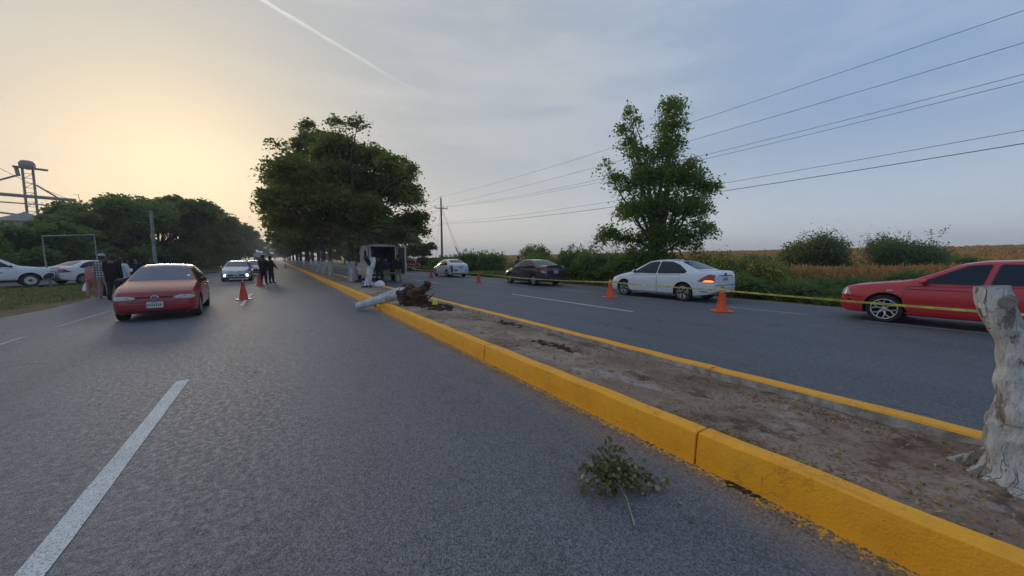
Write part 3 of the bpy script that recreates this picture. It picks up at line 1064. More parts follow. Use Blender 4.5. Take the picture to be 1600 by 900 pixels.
def vehicle(S, name, label, loc, rz, cat='car', group=None):
    root = empty(name, loc, rz, label, cat, group)
    pmat = S['paint']
    me = body_mesh(S, [pmat, M['under'], M['vanin']])
    P = Panels(me)
    body = link_mesh('body', me, root)
    cuts = []
    Wd = S['W'] / 2
    for ya in S['axles']:
        for s in (-1, 1):
            mb = MB().lathe([(S['Rw'] + S.get('arch', 0.055), s * (Wd - 0.27)), (S['Rw'] + S.get('arch', 0.055), s * (Wd + 0.2))], 28, 'x', (0, ya, S['Rw'] + 0.01))
            c = mb.mesh([pmat, M['under']])
            c.polygons.foreach_set('material_index', [1] * len(c.polygons))
            cuts.append(c)
    for (b, mi) in S.get('cuts', []):
        c = MB().box(*b).mesh([pmat, M['under'], M['vanin']])
        c.polygons.foreach_set('material_index', [mi] * len(c.polygons))
        cuts.append(c)
    boolean(body, cuts)
    for ya in S['axles']:
        for s in (-1, 1):
            wheel(root, s * (Wd - S.get('inset', 0.115)), ya, S['Rw'], S['rim'], S.get('tw', 0.2), S.get('Rr'))
    sides = S.get('sides', (-1, 1))
    for s in sides:
        ph = s * math.pi / 2
        mir = lambda pts: [(p[0] * s, p[1]) for p in pts]
        for dr in S['doors']:
            out = rnd(dr['o'], 0.06)
            seam = P.part('door_seam', mir(offset_poly(out, 0.009)), M['under'], root, phi=ph, off=0.0015, skirt=0.0)
            door = P.part('door', mir(out), pmat, root, phi=ph, off=0.004, skirt=0.001)
            if 'win' in dr:
                wo = rnd(dr['win'], 0.05)
                P.part('window_frame', mir(offset_poly(wo, 0.022)), S.get('frame_mat', M['blackpl']), door, phi=ph, off=0.0065, skirt=0.004)
                P.part('window', mir(wo), S['glass'], door, phi=ph, off=0.0095, skirt=0.004)
            hy, hz = dr.get('h', (None, None))
            if hy is not None:
                P.part('handle', mir(rnd([(hy - .085, hz - .018), (hy + .085, hz - .012), (hy + .085, hz + .014), (hy - .085, hz + .016)], .012)), S.get('handle_mat', pmat), door, phi=ph, off=0.03, skirt=0.0)
        for nm, pts, mt, off in S.get('side', []):
            P.part(nm, mir(pts), mt, root, phi=ph, off=off, skirt=0.003)
        for nm, pts, mt, off, a in S.get('corner', []):
            P.part(nm, mir(corner_pts(S, pts, a)), mt, root, phi=s * R(a), off=off, skirt=0.004, grid=0.06)
        # door mirror
        my, mz = S['mirror']
        c, _ = P.cast(s * my, mz, ph, False)
        mb = MB()
        lump(mb, (c.x + s * 0.11, my, mz + 0.03), (0.085, 0.055, 0.062), 1, 1, 2, 0, 0.0)
        mb.tube([(c.x - s * 0.02, my + 0.01, mz - 0.04), (c.x + s * 0.07, my, mz)], 0.022, 6, 1)
        mb.box(c.x + s * 0.045, c.x + s * 0.175, my - 0.056, my - 0.05, mz - 0.01, mz + 0.072, 2) if s > 0 else mb.box(c.x + s * 0.175, c.x + s * 0.045, my - 0.056, my - 0.05, mz - 0.01, mz + 0.072, 2)
        mb.build('door_mirror', [S.get('mirror_mat', pmat), M['blackpl'], M['glass2']], root, smooth=R(40))
    for nm, pts, mt, off, kw in S.get('flat', []):
        P.part(nm, pts, mt, root, off=off, **kw)
    if 'plate_r' in S:
        plate(P, root, S['plate_r'], math.pi)
    if 'plate_f' in S:
        plate(P, root, S['plate_f'], 0.0)
    return root, body, P


def corner_pts(S, pts, a):
    """outline measured from a body corner, seen from bearing a: rear ones run + towards the tail's middle flipped"""
    fr = a < 90
    x, y = S['W'] / 2 * .93, (S['yf'] - .04 if fr else S['yr'] + .04)
    uc = -x * math.cos(R(a)) + y * math.sin(R(a))
    if fr: return [(uc + p[0] + (.16 if a < 40 else .05), p[1]) for p in pts]
    return [(uc - p[0] - .06, p[1]) for p in pts][::-1]


def plate(P, root, z, phi):
    x0, _ = P.cast(0, z, phi, False)
    sg = 1 if phi == 0 else -1
    y = x0.y + sg * 0.02
    mb = MB().box(-.15, .15, -.004, .004, -.075, .075)
    o = mb.build('number_plate', M['plate'], root, loc=(0, y, z))
    mb = MB()
    r = random.Random(int(z * 1000))
    for k in range(7):
        a = -.115 + k * .038
        mb.box(a, a + .022, sg * .0045 - .001, sg * .0045 + .001, -.035, .03)
    mb.box(-.06, .06, sg * .0045 - .001, sg * .0045 + .001, .045, .06)
    mb.build('plate_print', M['ink'], o)
    return o


def rect(x0, x1, z0, z1, r=0.02):
    return rnd([(x0, z0), (x1, z0), (x1, z1), (x0, z1)], r)


def sedan(**k):
    """common four-door measures; k overrides"""
    S = dict(W=1.70, wr=0.545, H=1.467, yf=2.10, yr=-2.28, axles=(1.275, -1.275), Rw=0.31, rim='cap', paint=M['white_p'], glass=M['glass'],
             top=[(2.10, .60), (2.07, .67), (1.98, .735), (1.6, .86), (1.15, .965), (1.02, .995), (.30, 1.395), (0.0, 1.452), (-.5, 1.467), (-.98, 1.405), (-1.70, 1.105), (-1.80, 1.085), (-2.20, 1.075), (-2.255, 1.04), (-2.28, .99)],
             belt=[(2.10, .52), (1.95, .66), (1.6, .76), (1.0, .875), (0, .915), (-1, .955), (-1.8, .99), (-2.1, .97), (-2.28, .90)],
             bot=[(2.10, .30), (1.95, .20), (1.6, .19), (0, .19), (-1.7, .21), (-2.1, .27), (-2.28, .36)],
             plan=[(2.10, .74), (2.02, .83), (1.85, .92), (1.5, .98), (1.0, 1), (-1.2, 1), (-1.7, .985), (-2.0, .94), (-2.2, .87), (-2.28, .82)],
             mirror=(.78, .98))
    S['doors'] = [dict(o=[(1.02, .30), (1.06, .55), (1.0, .86), (-.22, .90), (-.22, .26), (.94, .26)],
                       win=[(.86, .965), (.24, 1.335), (-.02, 1.375), (-.19, 1.38), (-.19, .965)], h=(-.10, .80)),
                  dict(o=[(-.26, .26), (-.26, .90), (-1.15, .94), (-1.12, .70), (-.90, .46), (-.80, .26)],
                       win=[(-.26, .965), (-.26, 1.38), (-.70, 1.37), (-1.02, 1.27), (-1.36, 1.06), (-1.30, 1.0)], h=(-1.0, .83))]
    S.update(k)
    return S


# screens: projected from above on the raked part of the roof line
def screens(S, ws=(1.0, .30, .60, .50), rs=(-1.02, -1.66, .48, .58)):
    f = []
    a = [( -ws[2], ws[0] - .05), (-ws[2] * .5, ws[0] - .01), (0, ws[0]), (ws[2] * .5, ws[0] - .01), (ws[2], ws[0] - .05), (ws[3], ws[1]), (-ws[3], ws[1])]
    f.append(('windscreen', rnd(a, .05), S.get('wsglass', S['glass']), 0.005, dict(top=True, grid=.09, skirt=.006)))
    b = [(-rs[2], rs[0]), (rs[2], rs[0]), (rs[3], rs[1]), (-rs[3], rs[1])]
    f.append(('rear_window', rnd(b, .06), S['glass'], 0.005, dict(top=True, grid=.09, skirt=.006)))
    return f


PI = math.pi
# ---- white saloon with the amber light on (middle of the right-hand row)
S = sedan(rim='blade', Rw=.315, Rr=.215)
S['flat'] = screens(S) + [
    ('boot_lid', rnd([(-.60, .62), (.60, .62), (.66, .80), (.60, 1.0), (-.60, 1.0), (-.66, .80)], .05), M['white_p'], .004, dict(phi=PI, skirt=.0)),
    ('boot_recess', rnd([(-.36, .70), (.36, .70), (.42, .90), (-.42, .90)], .04), M['white_p'], .006, dict(phi=PI, skirt=.001)),
    ('boot_edge', rect(-.42, .42, .905, .925, .008), M['under'], .009, dict(phi=PI, skirt=.0)),
    ('bumper_seam', rect(-.74, .74, .585, .60, .005), M['under'], .005, dict(phi=PI, skirt=.0)),
    ('bumper_grille', rect(-.50, .50, .36, .40, .015), M['blackpl'], .004, dict(phi=PI, skirt=.0)),
    ('grille', rect(-.45, .45, .52, .60, .02), M['blackpl'], .004, dict(phi=0.0, skirt=.0)),
    ('roof_aerial', rect(-.012, .012, -.95, -.80, .005), M['blackpl'], .04, dict(top=True, skirt=.0))]
S['corner'] = [('tail_lamp', rnd([(-.40, .72), (-.02, .70), (.10, .74), (.09, .95), (-.08, .97), (-.22, .90)], .03), M['tail'], .006, 138),
               ('indicator', rnd([(-.27, .715), (-.02, .712), (.05, .735), (-.04, .768), (-.20, .765)], .02), M['orange_tail'], .009, 138),
               ('headlamp', rnd([(-.20, .60), (.16, .58), (.24, .70), (-.02, .74)], .03), M['lamp'], .005, 45)]
S['side'] = [('sill_trim', rect(-.92, .95, .235, .262, .01), M['under'], .003), ('bumper_slot', rect(-2.12, -1.86, .37, .40, .012), M['blackpl'], .003)]
S['plate_r'] = .80
car, body, P = vehicle(S, 'parked_car', 'white saloon parked on the shoulder with lit amber tail light and black-and-silver wheels', (12.67, 8.62, 0), 0.0)
vw_emblem(car, S, P, .055, .96, PI, M['blackpl'])

# ---- red saloon at the right edge
S = sedan(paint=M['red_p'], rim='Y', Rw=.318, Rr=.232, W=1.735, H=1.446, arch=.06, wr=.56,
          axles=(1.257, -1.257), yf=2.08, yr=-2.30,
          top=[(2.08, .66), (2.06, .75), (1.98, .81), (1.80, .86), (1.3, .94), (.98, .985), (.90, 1.0), (.20, 1.365), (-.08, 1.425), (-.55, 1.446), (-1.0, 1.40), (-1.62, 1.10), (-1.75, 1.07), (-2.2, 1.04), (-2.3, .96)],
          belt=[(2.08, .60), (1.95, .74), (1.6, .82), (1.0, .885), (0, .905), (-1, .93), (-1.8, .96), (-2.3, .88)],
          bot=[(2.08, .26), (1.95, .19), (1.6, .19), (0, .20), (-1.7, .22), (-2.1, .25), (-2.3, .33)])
S['doors'] = [dict(o=[(.92, .34), (.98, .55), (.93, .86), (-.18, .895), (-.18, .30), (.86, .30)],
                   win=[(.76, .955), (.10, 1.315), (-.20, 1.345), (-.11, .955)], h=(-.02, .79)),
              dict(o=[(-.22, .30), (-.22, .895), (-1.10, .925), (-1.06, .70), (-.88, .50), (-.80, .30)],
                   win=[(-.22, .955), (-.31, 1.35), (-.72, 1.345), (-1.0, 1.22), (-1.16, 1.0)], h=(-.98, .81))]
S['handle_mat'] = M['red_p']
S['flat'] = screens(S, (.93, .20, .62, .50), (-1.04, -1.58, .48, .58)) + [
    ('grille', rnd([(-.40, .55), (.40, .55), (.46, .66), (-.46, .66)], .03), M['blackpl'], .004, dict(phi=0.0, skirt=.0)),
    ('air_intake', rect(-.55, .55, .30, .38, .03), M['blackpl'], .004, dict(phi=0.0, skirt=.0)),
    ('wiper_cowl', rnd([(-.62, .99), (.62, .99), (.62, 1.03), (0, 1.07), (-.62, 1.03)], .01), M['blackpl'], .003, dict(top=True, skirt=.0))]
S['corner'] = [('headlamp', rnd([(-.18, .62), (.14, .60), (.27, .63), (.14, .745), (-.06, .775)], .03), M['lamp'], .006, 48),
               ('tail_lamp', rnd([(-.15, .72), (.05, .72), (.08, .95), (-.15, .95)], .03), M['tail'], .006, 138)]
S['side'] = [('rubbing_strip', rect(-.90, .92, .545, .575, .01), M['red_p'], .016), ('side_repeater', rect(1.13, 1.23, .745, .770, .01), M['lamp'], .012),
             ('sill_trim', rect(-.90, .92, .245, .275, .01), M['red_p'], .02), ('bumper_seam', rnd([(2.0, .575), (1.66, .555), (1.66, .565), (2.0, .586)], .003), M['under'], .004),
             ('bumper_strip', rnd([(2.03, .47), (1.72, .47), (1.70, .50), (2.03, .50)], .01), M['red_p'], .014)]
S['plate_r'] = .72
S['mirror'] = (.66, .95)
vehicle(S, 'parked_car', 'bright red saloon behind the near stump, with silver Y-spoke wheels and dark windows', (12.62, 1.06, 0), 0.0)

# ---- dark grey saloon
S = sedan(paint=M['dark_p'], rim='cap', Rw=.31, H=1.475, yf=2.06, yr=-2.26, axles=(1.275, -1.275), W=1.70,
          top=[(2.06, .62), (2.03, .70), (1.9, .78), (1.55, .91), (1.28, 1.0), (1.12, 1.035), (.42, 1.40), (.05, 1.465), (-.4, 1.475), (-.95, 1.415), (-1.72, 1.135), (-1.85, 1.12), (-2.14, 1.12), (-2.2, 1.07), (-2.26, .98)])
S['doors'][0]['win'] = [(1.0, .985), (.34, 1.35), (.06, 1.39), (-.19, 1.395), (-.19, .975)]
S['flat'] = screens(S, (1.1, .42, .62, .50), (-1.0, -1.66, .50, .60)) + [
    ('boot_lid', rnd([(-.58, .62), (.58, .62), (.64, .80), (.56, 1.03), (-.56, 1.03), (-.64, .80)], .05), M['dark_p'], .004, dict(phi=PI, skirt=.0)),
    ('boot_garnish', rect(-.36, .36, .885, .915, .01), M['chrome'], .009, dict(phi=PI, skirt=.0)),
    ('plate_recess', rect(-.30, .30, .70, .885, .03), M['blackpl'], .006, dict(phi=PI, skirt=.0)),
    ('bumper_seam', rect(-.72, .72, .575, .59, .005), M['under'], .005, dict(phi=PI, skirt=.0))]
S['corner'] = [('tail_lamp', rnd([(-.42, .80), (-.05, .70), (.12, .72), (.12, .86), (-.10, .93), (-.36, .90)], .03), M['tail'], .006, 142),
               ('reversing_lamp', rnd([(-.25, .775), (-.02, .735), (.10, .75), (.08, .80), (-.2, .83)], .02), M['tail_w'], .009, 142),
               ('headlamp', rnd([(-.24, .66), (.14, .62), (.2, .74), (-.10, .80)], .03), M['lamp'], .005, 50)]
S['plate_r'] = .785
S['rear_spoiler'] = True
car, body, P = vehicle(S, 'parked_car', 'dark grey saloon parked behind the yellow tape in front of the tall weeds', (12.82, 17.6, 0), R(-1))
mb = MB()
mb.box(-.52, .52, -2.235, -2.10, 1.125, 1.15)
mb.build('boot_spoiler', M['dark_p'], car)

# ---- white saloon with the crushed rear corner
S = sedan(paint=M['white_p'], rim='cap', Rw=.305, H=1.50, wr=.56, W=1.695, yf=2.12, yr=-2.30, axles=(1.30, -1.30),
          top=[(2.12, .64), (2.08, .72), (1.9, .82), (1.55, .93), (1.2, 1.02), (1.1, 1.05), (.38, 1.43), (0, 1.49), (-.5, 1.50), (-.98, 1.43), (-1.68, 1.17), (-1.8, 1.15), (-2.16, 1.13), (-2.25, 1.06), (-2.30, .98)])
S['flat'] = screens(S, (1.08, .38, .60, .50), (-1.02, -1.62, .48, .58)) + [
    ('boot_lid', rnd([(-.56, .60), (.56, .60), (.62, .80), (.56, 1.04), (-.56, 1.04), (-.62, .80)], .05), M['white_p'], .004, dict(phi=PI, skirt=.0)),
    ('boot_trim', rect(-.28, .28, .90, .935, .012), M['steel'], .009, dict(phi=PI, skirt=.0)),
    ('torn_bumper_hole', rnd([(-.56, .50), (-.34, .52), (-.24, .60), (-.36, .64), (-.48, .62), (-.60, .58)], .02), M['blueink'], .006, dict(phi=PI, skirt=.0)),
    ('bumper_dent', rnd([(.30, .50), (.62, .52), (.60, .60), (.35, .58)], .02), M['silver'], .006, dict(phi=PI, skirt=.0))]
S['corner'] = [('headlamp', rnd([(-.24, .66), (.14, .62), (.2, .74), (-.10, .80)], .03), M['lamp'], .005, 50)]
S['plate_r'] = .80
car, body, P = vehicle(S, 'damaged_car', 'white saloon with a crushed, scraped rear left corner, farthest of the parked row', (12.62, 29.6, 0), 0.0)
for s in (-1, 1):
    mir = lambda pts: [(p[0] * s, p[1]) for p in pts]
    P.part('tail_lamp', mir(corner_pts(S, rnd([(-.22, .78), (.04, .76), (.10, .90), (-.02, .98), (-.30, .96)], .03), 142)), M['tail'], car, phi=s * R(142), off=.007)
mir = lambda pts: [(-p[0], p[1]) for p in pts]
P.part('crash_damage', mir(corner_pts(S, [(.02, .76), (-.14, .80), (-.20, .68), (-.12, .60), (-.22, .48), (-.08, .42), (.02, .50), (.04, .62)], 138)), M['under'], car, phi=-R(138), off=.008)
P.part('scraped_panel', mir(corner_pts(S, [(.30, .60), (.12, .58), (.10, .70), (.22, .72)], 138)), M['silver'], car, phi=-R(138), off=.006)

# ---- red car coming down the left lane
S = sedan(paint=M['red_o'], rim='cap', Rw=.29, H=1.41, W=1.64, wr=.53, yf=1.98, yr=-1.88, axles=(1.235, -1.235), glass=M['glass'], wsglass=M['glass2'],
          top=[(1.98, .58), (1.96, .66), (1.88, .74), (1.6, .83), (1.1, .93), (.88, .965), (.20, 1.34), (-.05, 1.395), (-.5, 1.41), (-1.1, 1.385), (-1.45, 1.27), (-1.80, .96), (-1.88, .86)],
          belt=[(1.98, .55), (1.9, .66), (1.6, .75), (.9, .86), (0, .89), (-1, .91), (-1.6, .90), (-1.88, .82)],
          bot=[(1.98, .27), (1.85, .20), (1.6, .19), (0, .20), (-1.5, .21), (-1.88, .30)],
          plan=[(1.98, .80), (1.93, .87), (1.8, .93), (1.5, .98), (1.0, 1), (-1.0, 1), (-1.5, .97), (-1.8, .90), (-1.88, .85)])
S['doors'] = [dict(o=[(.88, .30), (.92, .55), (.86, .85), (-.22, .88), (-.22, .26), (.80, .26)],
                   win=[(.70, .945), (.12, 1.275), (-.18, 1.32), (-.19, .94)], h=(-.10, .78)),
              dict(o=[(-.26, .26), (-.26, .88), (-1.05, .90), (-1.02, .70), (-.85, .46), (-.78, .26)],
                   win=[(-.26, .94), (-.26, 1.32), (-.75, 1.32), (-1.08, 1.25), (-1.22, .98)], h=(-.95, .80))]
S['frame_mat'] = M['blackpl']
S['mirror_mat'] = M['blackpl']
S['mirror'] = (.66, .95)
S['flat'] = screens(S, (.86, .20, .66, .52), (-1.16, -1.62, .46, .56)) + [
    ('bonnet', rnd([(-.50, 1.90), (.50, 1.90), (.66, 1.70), (.68, .98), (0, .92), (-.68, .98), (-.66, 1.70)], .06), M['red_o'], .004, dict(top=True, skirt=.0)),
    ('bonnet_edge', rect(-.52, .52, .605, .618, .003), M['under'], .004, dict(phi=0.0, skirt=.0)),
    ('grille', rnd([(-.34, .585), (.34, .585), (.36, .60), (-.36, .60)], .006), M['under'], .004, dict(phi=0.0, skirt=.0)),
    ('air_intake', rect(-.46, .46, .26, .33, .03), M['under'], .004, dict(phi=0.0, skirt=.0)),
    ('bumper_gap', rect(-.48, .48, .475, .487, .004), M['under'], .003, dict(phi=0.0, skirt=.0)),
    ('inspection_sticker', rect(-.56, -.50, .60, .68, .01), M['whitepl'], .008, dict(top=True, skirt=.0))]
S['corner'] = [('headlamp', rnd([(-.22, .575), (-.05, .545), (.22, .555), (.26, .60), (.10, .645), (-.16, .64)], .03), M['lamp_old'], .008, 22)]
S['side'] = [('rubbing_strip', rect(-.95, .85, .50, .53, .01), M['red_o'], .012)]
S['plate_f'] = .415
car, body, P = vehicle(S, 'moving_car', 'old red car driving towards the camera in the left lane, round badge above the plate', (-2.72, 14.32, 0), PI + R(3))
vw_emblem(car, S, P, .075, .575, 0.0, M['chrome'], .006)

# ---- silver car behind it, headlamps on
S = sedan(paint=M['silver'], rim='cap', Rw=.32, H=1.455, W=1.78, wr=.57, yf=2.25, yr=-2.37, axles=(1.35, -1.35), wsglass=M['glass2'])
S['top'] = [(2.25, .62), (2.2, .72), (2.05, .78), (1.6, .89), (1.2, .98), (1.1, 1.0), (.35, 1.39), (.05, 1.44), (-.5, 1.455), (-1.05, 1.39), (-1.75, 1.11), (-1.9, 1.09), (-2.3, 1.05), (-2.37, .96)]
S['flat'] = screens(S, (1.06, .35, .68, .54), (-1.1, -1.72, .50, .60)) + [
    ('grille', rnd([(-.56, .30), (.56, .30), (.46, .50), (-.46, .50)], .04), M['blackpl'], .005, dict(phi=0.0, skirt=.0)),
    ('upper_grille', rnd([(-.50, .655), (.50, .655), (.50, .69), (-.50, .69)], .01), M['blackpl'], .005, dict(phi=0.0, skirt=.0)),
    ('emblem', rnd([(-.08, .64), (.08, .64), (.08, .71), (-.08, .71)], .03), M['chrome'], .012, dict(phi=0.0, skirt=.0))]
S['corner'] = [('headlamp', rnd([(-.30, .63), (.10, .61), (.28, .70), (.0, .72), (-.28, .68)], .03), M['lamp'], .006, 30),
               ('running_lamp', rnd([(-.12, .34), (.06, .32), (.10, .52), (-.02, .55), (-.14, .46)], .03), M['head_on'], .009, 32)]
S['plate_f'] = .42
S['mirror'] = (.80, .98)
vehicle(S, 'moving_car', 'silver saloon with bright lower lamps driving behind the old red car', (-2.55, 34.1, 0), PI + R(1))

# ---- grey car with the amber indicator
S = sedan(paint=M['greyc'], rim='cap', Rw=.31, H=1.47, W=1.74, wr=.56, wsglass=M['glass2'])
S['flat'] = screens(S) + [('grille', rnd([(-.45, .46), (.45, .46), (.40, .62), (-.40, .62)], .04), M['blackpl'], .005, dict(phi=0.0, skirt=.0))]
S['corner'] = [('headlamp', rnd([(-.22, .60), (.12, .58), (.2, .72), (-.16, .72)], .03), M['orange_on'], .008, 32)]
vehicle(S, 'moving_car', 'dark grey car with a glowing orange front lamp, half hidden by the silver car', (-1.95, 44.5, 0), PI)

# ---- white saloon on the service road behind the bystanders
S = sedan(paint=M['white_p'], rim='cap', Rw=.30, H=1.48)
S['flat'] = screens(S)
S['corner'] = [('tail_lamp', rnd([(-.42, .76), (-.05, .72), (.10, .74), (.10, .92), (-.12, .95)], .03), M['tail'], .006, 134)]
S['side'] = [('blue_door_stripe', [(.9, .60), (-.9, .66), (-.9, .76), (.9, .68)], M['silver'], .008)]
S['plate_r'] = .80
AZ = R(38)
vehicle(S, 'parked_car', 'white saloon with a red tail light on the service road behind the bystanders', (-10.25 + 0.80 * math.cos(AZ) * -1 + 1.28 * math.sin(AZ), 33.4 + 0.80 * math.sin(AZ) + 1.28 * math.cos(AZ), .075), -AZ)

# ---- white pickup at the left edge
S = dict(W=1.80, wr=.62, H=1.76, edge=.10, yf=2.45, yr=-2.75, axles=(1.55, -1.55), Rw=.345, Rr=.225, rim='steel', paint=M['white_p'], glass=M['glass'], arch=.09, inset=.12, tw=.22,
         top=[(2.45, .86), (2.42, .96), (2.2, 1.04), (1.5, 1.13), (1.25, 1.16), (.50, 1.66), (.25, 1.745), (-.3, 1.76), (-.75, 1.70), (-.82, 1.15), (-.9, 1.10), (-2.75, 1.10)],
         belt=[(2.45, .80), (2.2, .95), (1.3, 1.04), (0, 1.07), (-.75, 1.09), (-.9, 1.06), (-2.75, 1.06)],
         bot=[(2.45, .42), (2.2, .36), (1.6, .36), (-2.2, .38), (-2.75, .5)],
         plan=[(2.45, .82), (2.35, .90), (2.1, .96), (1.7, 1), (-2.6, 1), (-2.75, .97)], mirror=(.95, 1.12),
         cuts=[((-.76, .76, -2.68, -.92, .62, 1.4), 0)], frame_mat=M['blackpl'], mirror_mat=M['blackpl'], handle_mat=M['blackpl'])
S['doors'] = [dict(o=[(1.08, .50), (1.12, .8), (1.06, 1.02), (-.55, 1.06), (-.58, .44), (.98, .44)],
                   win=[(.98, 1.12), (.42, 1.55), (.20, 1.62), (-.50, 1.62), (-.50, 1.13)], h=(-.42, .97))]
S['flat'] = [('windscreen', rnd([(-.66, 1.16), (0, 1.22), (.66, 1.16), (.56, .52), (-.56, .52)], .05), M['glass2'], .005, dict(top=True, grid=.09, skirt=.006)),
             ('grille', rect(-.5, .5, .66, .82, .03), M['blackpl'], .005, dict(phi=0.0, skirt=.0)),
             ('front_bumper', rnd([(-.72, .44), (.72, .44), (.74, .62), (-.74, .62)], .03), M['blackpl'], .03, dict(phi=0.0, skirt=.02))]
S['corner'] = [('headlamp', rnd([(-.20, .76), (.16, .74), (.30, .90), (-.06, .93)], .03), M['lamp'], .006, 45)]
S['side'] = [('black_bumper_side', rnd([(2.40, .42), (1.98, .40), (2.02, .60), (2.20, .74), (2.40, .72)], .04), M['blackpl'], .012),
             ('lettering', [(-.30, .755), (.62, .775), (.72, .795), (.60, .83), (.30, .825), (.20, .875), (.12, .825), (-.30, .815)], M['blueink'], .006),
             ('lettering', [(-.55, .83), (-.36, .80), (-.36, .86), (-.55, .88)], M['blueink'], .006)]
AZ = R(64)
hx, hy = math.sin(AZ), math.cos(AZ)
lx, ly = math.cos(AZ), -math.sin(AZ)
vehicle(S, 'parked_pickup', 'white pickup with black bumper and door lettering at the left picture edge', (-11.72 - lx * .9 - hx * 1.55, 31.75 - ly * .9 - hy * 1.55, .075), -AZ, 'pickup')

# ---- small red pickup far down the right road
S2 = dict(S)
S2.update(paint=M['red_o'], H=1.60, rim='cap', cuts=[((-.76, .76, -2.72, -.92, .62, 1.4), 1)], sides=(-1, 1),
          top=[(2.35, .80), (2.3, .92), (1.3, 1.05), (.60, 1.52), (.3, 1.60), (-.4, 1.60), (-.75, 1.52), (-.82, 1.10), (-.9, 1.02), (-2.75, 1.02)],
          belt=[(2.35, .74), (2.2, .86), (1.3, .96), (0, .98), (-.75, .99), (-2.75, .98)], yf=2.35, frame_mat=M['blackpl'], mirror_mat=M['blackpl'])
S2['doors'] = [dict(o=S['doors'][0]['o'], win=[(.98, 1.05), (.48, 1.42), (-.50, 1.48), (-.50, 1.05)], h=(-.42, .9))]
S2['side'] = [('white_sill', rect(-2.6, 2.1, .40, .52, .02), M['whitepl'], .006)]
S2['corner'] = [('tail_lamp', rect(-.06, .06, .70, .92, .02), M['tail_w'], .006, 165)]
S2['flat'] = [('rear_cab_window', rect(-.5, .5, 1.12, 1.42, .04), M['glass'], .005, dict(phi=PI, skirt=.0)),
              ('tailgate', rect(-.70, .70, .62, .96, .03), M['red_o'], .010, dict(phi=PI, skirt=.0)),
              ('rear_bumper', rect(-.80, .80, .42, .56, .02), M['whitepl'], .06, dict(phi=PI, skirt=.0)),
              ('tailgate_lettering', rect(-.42, .30, .80, .87, .01), M['tail_w'], .013, dict(phi=PI, skirt=.0))]
rp, _, _ = vehicle(S2, 'parked_pickup', 'small red pickup with a load rack beyond the open ambulance', (14.1, 46.9, 0), R(-2), 'pickup')
mb = MB()
for x in (-.72, .72):
    for y in (-2.6, -1.75, -.95): mb.tube([(x, y, .98), (x, y, 1.55)], .02, 5)
    mb.tube([(x, -2.6, 1.55), (x, -.95, 1.55)], .02, 5)
for y in (-2.6, -.95): mb.tube([(-.72, y, 1.55), (.72, y, 1.55)], .02, 5)
mb.build('load_rack', M['blackpl'], rp)
mb = MB()
for k in range(5): lump(mb, (random.uniform(-.5, .5), random.uniform(-2.4, -1.2), 1.05), (.28, .3, .22), 40 + k)
mb.build('covered_load', M['under'], rp, smooth=R(40))

# ---- ambulance with its rear open
S = dict(W=1.98, wr=.86, H=2.55, edge=.16, yf=2.75, yr=-2.75, axles=(1.75, -1.75), Rw=.34, rim='cap', paint=M['white_o'], glass=M['glass'], arch=.07, inset=.13, tw=.22,
         top=[(2.75, .75), (2.7, .95), (2.5, 1.10), (2.0, 1.24), (1.9, 1.28), (1.25, 2.05), (1.0, 2.40), (.7, 2.53), (.4, 2.55), (-2.72, 2.53), (-2.75, 2.50)],
         belt=[(2.75, .68), (2.4, .95), (1.9, 1.10), (1.0, 1.18), (-2.75, 1.2)],
         bot=[(2.75, .35), (2.4, .28), (-2.4, .34), (-2.75, .40)],
         plan=[(2.75, .80), (2.6, .90), (2.3, .97), (1.9, 1), (-2.75, 1)], mirror=(1.72, 1.35), mirror_mat=M['blackpl'],
         cuts=[((-.80, .80, -2.9, .6, .62, 2.38), 2)])
S['doors'] = [dict(o=[(1.6, .45), (1.65, .9), (1.55, 1.2), (.75, 1.22), (.72, .42), (1.5, .42)], win=[(1.55, 1.27), (1.15, 1.85), (.80, 1.87), (.80, 1.27)], h=(.84, 1.05))]
S['flat'] = [('windscreen', rnd([(-.78, 1.86), (0, 1.92), (.78, 1.86), (.70, 1.25), (-.70, 1.25)], .05), M['glass'], .005, dict(top=True, grid=.09, skirt=.006))]
S['side'] = [('side_window', rect(-1.95, -.75, 1.45, 1.95, .05), M['silver'], .006)] + \
            [('window_lettering', rect(-1.85, -.85, 1.50 + .11 * k, 1.55 + .11 * k, .01), M['blackpl'], .010) for k in range(4)] + \
            [('red_side_stripe', rnd([(-2.65, .98), (-2.35, .80), (-2.30, 1.05), (-2.60, 1.15)], .02), M['tail'], .006),
             ('sliding_door_seam', rect(.60, .615, .45, 2.2, .003), M['under'], .003), ('sliding_door_seam', rect(-.62, -.605, .45, 2.2, .003), M['under'], .003)]
amb, _, P = vehicle(S, 'ambulance', 'white ambulance van with its rear doors open beside the median trees', (6.12, 28.35, 0), R(-1), 'ambulance')
mb = MB().box(-.03, .03, 0, .82, .45, 2.42)
dl = mb.build('rear_door', M['white_o'], amb, loc=(-1.02, -2.72, 0))
dl.rotation_euler = (0, 0, R(4))
MB().box(-.034, -.028, .12, .70, 1.45, 2.1).build('window', M['glass'], dl)
mb = MB().box(-.03, .03, -.82, 0, .45, 2.42)
dr_ = mb.build('rear_door', M['white_o'], amb, loc=(.97, -2.74, 0))
dr_.rotation_euler = (0, 0, R(26))
MB().box(-.036, -.028, -.72, -.10, .55, 2.3).build('door_lining', M['vanin'], dr_)
for (x, y, m_) in ((-.95, .9, 'tail'), (-.98, -1.9, 'bluel'), (-.98, -2.5, 'tail'), (.95, -2.5, 'tail')):
    MB().lathe([(.07, 0), (.09, .05), (.08, .14), (.03, .17)], 12, 'z').build('warning_lamp', M[m_], amb, smooth=R(40), loc=(x, y, 2.32))
MB().box(-.75, .75, -3.0, -2.76, .40, .52).build('rear_step', M['blackpl'], amb)
